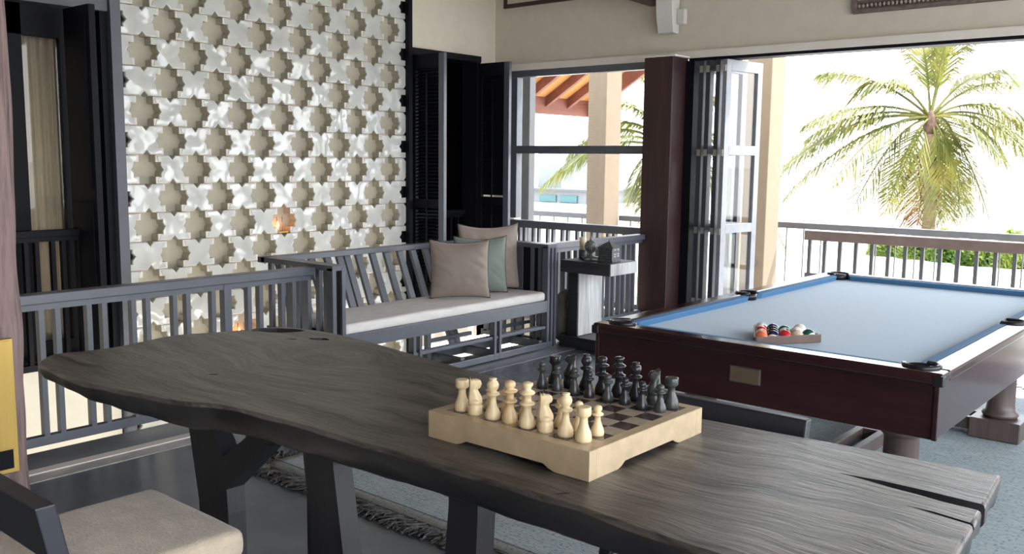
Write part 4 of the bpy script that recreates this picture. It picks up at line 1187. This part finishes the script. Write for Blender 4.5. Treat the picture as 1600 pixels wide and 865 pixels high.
cuts = [cutter([(1.803, .66), (1.796, .60), (1.787, .55), (1.783, .50), (1.775, .45), (1.772, .33), (1.811, .33), (1.812, .42), (1.816, .50), (1.815, .58)], .86, .94, 1.0),
        cutter([(1.71, .50), (1.700, .44), (1.690, .38), (1.688, .33), (1.695, .33), (1.702, .40), (1.712, .45)], .90, .94, 1.0),
        cutter(blob(1.945, 2.785, .045, .125, .62, 1.0), .868, .94, .7), cutter(blob(1.955, 2.53, .022, .05, .55, 4.0), .89, .94, .5),
        cutter(blob(1.89, 2.60, .008, .03, .5, 9.0), .91, .94, .6), cutter(blob(1.42, 2.33, .008, .02, .8, 6.0), .91, .94, .5),
        cutter(blob(1.332, 1.005, .005, .022, .9, 12.0), .914, .94, .7)]
for c_ in cuts:
    md = slab.modifiers.new('cut', 'BOOLEAN'); md.operation = 'DIFFERENCE'; md.object = c_; md.solver = 'EXACT'
dg = bpy.context.evaluated_depsgraph_get()
me2 = bpy.data.meshes.new_from_object(slab.evaluated_get(dg))
slab.modifiers.clear(); slab.data = me2; me2.name = 'slab_top'
for c_ in cuts: bpy.data.objects.remove(c_)
slab.parent = tb; slab.location = -TO   # vertices stay in room coordinates so the grain and knot line up
# trestle legs
def leg(name, poly, x0, x1, bev=.004):
    n_ = len(poly)
    vs = [(x0, y, z) for y, z in poly] + [(x1, y, z) for y, z in poly]
    fs = [tuple(range(n_)), tuple(range(n_, 2 * n_))[::-1]] + [(i, n_ + i, n_ + (i + 1) % n_, (i + 1) % n_) for i in range(n_)]
    o = MB(TO).add(vs, fs, 'table_leg').build(name, tb)
    bm = bmesh.new(); bm.from_mesh(o.data); bmesh.ops.recalc_face_normals(bm, faces=bm.faces); bm.to_mesh(o.data); bm.free()
    return o
leg('forked_leg', [(2.56, .845), (2.385, .845), (2.398, .735), (2.344, .663), (2.221, .749), (2.20, .845), (2.03, .845), (2.117, .744), (2.327, .568), (2.322, .492), (2.32, 0), (2.45, 0), (2.475, .30), (2.481, .498), (2.521, .695)], 1.45, 1.51)
leg('plank_leg', [(1.955, .832), (1.955, .752), (1.93, .56), (1.86, 0), (1.70, 0), (1.794, .528), (1.83, .755), (1.83, .832)], 1.45, 1.51)
leg('plank_leg', [(2.005, .832), (1.995, .75), (1.997, .468), (2.00, 0), (1.91, 0), (1.955, .47), (1.962, .752), (1.962, .832)], 1.49, 1.53)
leg('plank_leg', [(1.415, .832), (1.415, .755), (1.43, .60), (1.46, 0), (1.34, 0), (1.33, .65), (1.325, .751), (1.325, .832)], 1.45, 1.51)
leg('plank_leg', [(.75, .832), (.75, .7), (.72, 0), (.58, 0), (.62, .7), (.62, .832)], 1.45, 1.51)
pbox('under_beam', tb, 1.44, 1.60, .55, 1.9, .80, .845, 'table_leg')

# ------------------------------------------------------------------ stools
def stool(loc, rot, label, hb=.93, hs=.60, seat_mat='velvet', fx=.24):
    """faces +x; the back is at -x; the seat is .46 square"""
    t = thing('counter_stool', loc, label, 'stool', 'stools at the live-edge table', rot)
    W2 = .235
    s_ = soft_box('seat', -.20, fx, -W2, W2, hs - .085, hs - .004, .035, seat_mat, wob=.002); s_.parent = t; s_.location = ((fx - .20) / 2, 0, hs - .085)
    b = MB()
    MB().box(-.19, fx - .01, -W2 + .01, W2 - .01, hs - .13, hs - .085, 'dark_paint').build('seat_frame', t, bevel=.003)
    for x, y in ((-.185, -W2 + .03), (-.185, W2 - .03), (fx - .035, -W2 + .03), (fx - .035, W2 - .03)):
        MB().hexa([(x - .016, y - .016, 0), (x + .016, y - .016, 0), (x + .016, y + .016, 0), (x - .016, y + .016, 0)], [(x - .022, y - .022, hs - .13), (x + .022, y - .022, hs - .13), (x + .022, y + .022, hs - .13), (x - .022, y + .022, hs - .13)], 'dark_paint').build('leg', t)
    for y in (-W2 + .03, W2 - .03): MB().bar((-.185, y, .2), (fx - .035, y, .2), .02, .03, 'dark_paint').build('stretcher', t)
    MB().bar((fx - .035, -W2 + .03, .18), (fx - .035, W2 - .03, .18), .02, .03, 'dark_paint').build('foot_rail', t)
    return t
s1 = stool((1.05, 2.215, 0), 0.0, 'counter stool with an oatmeal velvet seat in the lower left corner')
def back(t, zt, xt, xb, zb, th, w2, zseat):
    MB().hexa([(xb, -w2, zb), (xb + th, -w2, zb), (xb + th, w2, zb), (xb, w2, zb)], [(xt, -w2, zt), (xt + th, -w2, zt), (xt + th, w2, zt), (xt, w2, zt)], 'dark_paint').build('back_rest', t, bevel=.004)
    for y in (-w2, w2 - .035):
        dx = (xb - xt) / (zt - zb) * (zb - zseat)
        MB().hexa([(xb + dx, y, zseat), (xb + dx + th, y, zseat), (xb + dx + th, y + .035, zseat), (xb + dx, y + .035, zseat)], [(xb, y, zb), (xb + th, y, zb), (xb + th, y + .035, zb), (xb, y + .035, zb)], 'dark_paint').build('back_post', t, bevel=.002)
back(s1, .795, -.275, -.250, .665, .045, .235, .47)
s2 = stool((1.82, 1.10, 0), PI, 'second counter stool, only its dark back rail showing behind the table beyond the chess set', fx=.10, hs=.50)
back(s2, .935, -.285, -.265, .845, .03, .26, .36)

# ------------------------------------------------------------------ chess
cb = thing('chess_board', (1.64, 1.225, .92), 'thick cream marble chess board with arched sides on the dark table', 'chess board')
BH, BT = .222, .060
def side(n_, fn):
    prof = [(-BH, 0), (-BH + .085, 0), (-BH + .10, .004), (-BH + .115, .012), (BH - .115, .012), (BH - .10, .004), (BH - .085, 0), (BH, 0), (BH, .0595), (-BH, .0595)]
    vs = [fn(a, z, 0) for a, z in prof] + [fn(a, z, .025) for a, z in prof]; k = len(prof)
    fs = [tuple(range(k)), tuple(range(k, 2 * k))[::-1]] + [(i, k + i, k + (i + 1) % k, (i + 1) % k) for i in range(k)]
    o = MB().add(vs, fs, 'marble_light').build(n_, cb)
    bm = bmesh.new(); bm.from_mesh(o.data); bmesh.ops.recalc_face_normals(bm, faces=bm.faces); bm.to_mesh(o.data); bm.free()
side('side_panel', lambda a, z, d: (-BH + d, a, z)); side('side_panel', lambda a, z, d: (BH - d, a, z))
side('side_panel', lambda a, z, d: (a * .885, -BH + d, z)); side('side_panel', lambda a, z, d: (a * .885, BH - d, z))
FS = .0488; FH = FS * 4
MB().box(-BH + .024, BH - .024, -BH + .024, BH - .024, .040, BT - .0035, 'marble_light').build('top_slab', cb)
for n_, a in (('border', (-BH, -FH, -BH, BH)), ('border', (FH, BH, -BH, BH)), ('border', (-FH, FH, -BH, -FH)), ('border', (-FH, FH, FH, BH))):
    MB().box(a[0] + .001, a[1] - .001 if a[1] == BH else a[1], a[2] + .001, a[3] - .001, BT - .003, BT + .0002, 'marble_light').build(n_, cb)
ml = MB().box(0, FS - .0006, 0, FS - .0006, 0, .004, 'sq_light').mesh('light_square'); md_ = MB().box(0, FS - .0006, 0, FS - .0006, 0, .004, 'sq_dark').mesh('dark_square')
for i in range(8):
    for j in range(8):
        dk = (i + j) % 2 == 1
        inst('dark_square' if dk else 'light_square', md_ if dk else ml, cb, (-FH + i * FS + .0003, -FH + j * FS + .0003, BT - .004))
PROF = {
 'rook': [(.0165, 0), (.0172, .004), (.0172, .012), (.0155, .019), (.0115, .028), (.0088, .037), (.0082, .047), (.0095, .050), (.0140, .053), (.0152, .056), (.0152, .069), (.0145, .071), (.011, .0712), (.004, .0705)],
 'pawn': [(.0130, 0), (.0138, .003), (.0138, .009), (.012, .016), (.0085, .024), (.0062, .032), (.0058, .040), (.0105, .042), (.0125, .0445), (.0105, .047), (.0058, .049), (.0075, .052), (.0092, .0565), (.0075, .061), (.003, .0635)],
 'bishop': [(.0160, 0), (.0170, .004), (.0170, .012), (.0145, .020), (.0095, .030), (.0075, .042), (.0072, .050), (.0135, .0525), (.0155, .0555), (.0135, .0585), (.0085, .060), (.0085, .063), (.0125, .070), (.0135, .076), (.0105, .083), (.006, .086), (.0085, .087), (.0085, .090), (.003, .091)],
 'king': [(.0160, 0), (.0172, .004), (.0172, .012), (.0145, .021), (.0095, .031), (.0085, .042), (.0145, .0445), (.0165, .047), (.0145, .050), (.0085, .052), (.0085, .064), (.0150, .067), (.0168, .0695), (.0150, .072), (.008, .075), (.0115, .080), (.0122, .085), (.0095, .090), (.003, .0925)],
 'queen': [(.0165, 0), (.0178, .004), (.0178, .012), (.0150, .022), (.0095, .033), (.0088, .046), (.0150, .0485), (.0172, .051), (.0150, .054), (.0095, .056), (.0085, .068), (.0150, .0715), (.0170, .0745), (.0150, .0775), (.0085, .081), (.0078, .085), (.0118, .090), (.0122, .095), (.008, .097)],
}
def knight_mesh(mat):
    b = MB()
    b.lathe((0, 0, 0), [(.0155, 0), (.0168, .004), (.0168, .014), (.0160, .020), (.0135, .023), (.0162, .026), (.0160, .030), (.0120, .036)], mat, 20)
    # neck and head profile in x-z (muzzle towards +x), swept with varying thickness
    P = [(-.0150, .027), (-.0160, .036), (-.0150, .046), (-.0135, .056), (-.0130, .066), (-.0130, .0745), (-.0120, .0845), (-.0085, .0775), (-.0060, .0825), (-.0040, .0780), (.0010, .0790), (.0075, .0785), (.0120, .0755), (.0140, .0700), (.0125, .0650), (.0085, .0635), (.0060, .0590), (.0065, .0540), (.0110, .0460), (.0155, .0370), (.0158, .0310), (.0150, .027)]
    n_ = len(P); lay = [(-.0075, .86), (-.0055, .97), (0, 1.0), (.0055, .97), (.0075, .86)]
    cx, cz = -.001, .052; vs = []
    for y, s_ in lay:
        for x, z in P:
            fat = 1.0 + .9 * max(0, (.050 - z) / .025)
            vs.append((cx + (x - cx) * s_, y * fat, z if z < .03 else cz + (z - cz) * (s_ ** .5)))
    fs = []
    for k in range(len(lay) - 1):
        for i in range(n_):
            j = (i + 1) % n_; fs.append((k * n_ + i, k * n_ + j, (k + 1) * n_ + j, (k + 1) * n_ + i))
    fs += [tuple(range(n_))[::-1], tuple(range((len(lay) - 1) * n_, len(lay) * n_))]
    b.add(vs, fs, mat, True)
    me = b.mesh('chess_knight')
    bm = bmesh.new(); bm.from_mesh(me); bmesh.ops.recalc_face_normals(bm, faces=bm.faces); bm.to_mesh(me); bm.free()
    return me
CM = {}
def cmesh(kind, mat):
    if (kind, mat) not in CM:
        CM[(kind, mat)] = knight_mesh(mat) if kind == 'knight' else MB().lathe((0, 0, 0), PROF[kind], mat, 24).mesh('chess_' + kind)
    return CM[(kind, mat)]
def piece(kind, mat, i, j, label, rot=0, dx=0, dy=0, grp=None):
    o = bpy.data.objects.new('chess_' + kind, cmesh(kind, mat)); COL.objects.link(o)
    o.location = (1.64 - FH + FS * (i + .5) + dx, 1.225 - FH + FS * (j + .5) + dy, .92 + BT); o.rotation_euler = (0, 0, rot)
    tag(o, label, 'chess piece', grp); return o
NW, NB = 'cream chess pieces', 'black chess pieces'
back_w = [('rook', 'nearest corner of the board'), ('bishop', 'next to the nearest cream rook'), ('knight', 'right of the cream queen in the front row'), ('queen', 'flat-topped, in the middle of the front row'), ('king', 'ball-topped with amber veins, left of the flat-topped queen'),
          ('bishop', 'left of the amber-veined king'), ('knight', 'beside the far left rook'), ('rook', 'far left corner of the board')]
jit = random.Random(11)
for j, (k, tx) in enumerate(back_w):
    piece(k, 'piece_veined' if k == 'king' else 'piece_white', 0, j, 'cream chess %s, %s' % (k, tx), rot=-.75 if k == 'knight' else 0, dx=jit.uniform(-.004, .003), dy=jit.uniform(-.003, .003), grp=NW)
wt = ['at the right end of the cream pawns, beside the nearest cream rook', 'second from the right, hidden behind the nearest rook', 'behind the right-hand cream bishop', 'behind the cream knight right of the queen', 'behind the flat-topped cream queen', 'behind the amber-veined king', 'behind the left cream bishop', 'at the left end of the cream pawns, behind the left knight']
for j in range(8): piece('pawn', 'piece_white', 1, j, 'small cream pawn ' + wt[j], dx=jit.uniform(-.003, .003), dy=jit.uniform(-.003, .003), grp=NW)
bk = [('rook', 'right end of the back row'), ('knight', 'second from the right of the back row'), ('bishop', 'third from the right of the back row'), ('queen', 'flat-topped and tallest, mid back row'), ('king', 'ball-topped, left of the tallest piece in the back row'),
      ('bishop', 'third from the left of the back row'), ('knight', 'second from the left of the back row'), ('rook', 'left end of the back row')]
for j, (k, tx) in enumerate(bk):
    piece(k, 'piece_grey' if j < 2 else 'piece_black', 7, j, 'black chess %s, %s' % (k, tx), rot=2.5 if k == 'knight' else 0, dx=jit.uniform(-.003, .004), dy=jit.uniform(-.003, .003), grp=NB)
od = ['rightmost', 'second from the right', 'third from the right', 'fourth from the right', 'fourth from the left', 'third from the left', 'second from the left', 'leftmost']
for j in range(8): piece('pawn', 'piece_grey' if j in (0, 3, 5, 6, 7) else 'piece_black', 6, j, 'small dark pawn, %s of the dark pawns' % od[j], dx=jit.uniform(-.003, .003), dy=jit.uniform(-.003, .003), grp=NB)
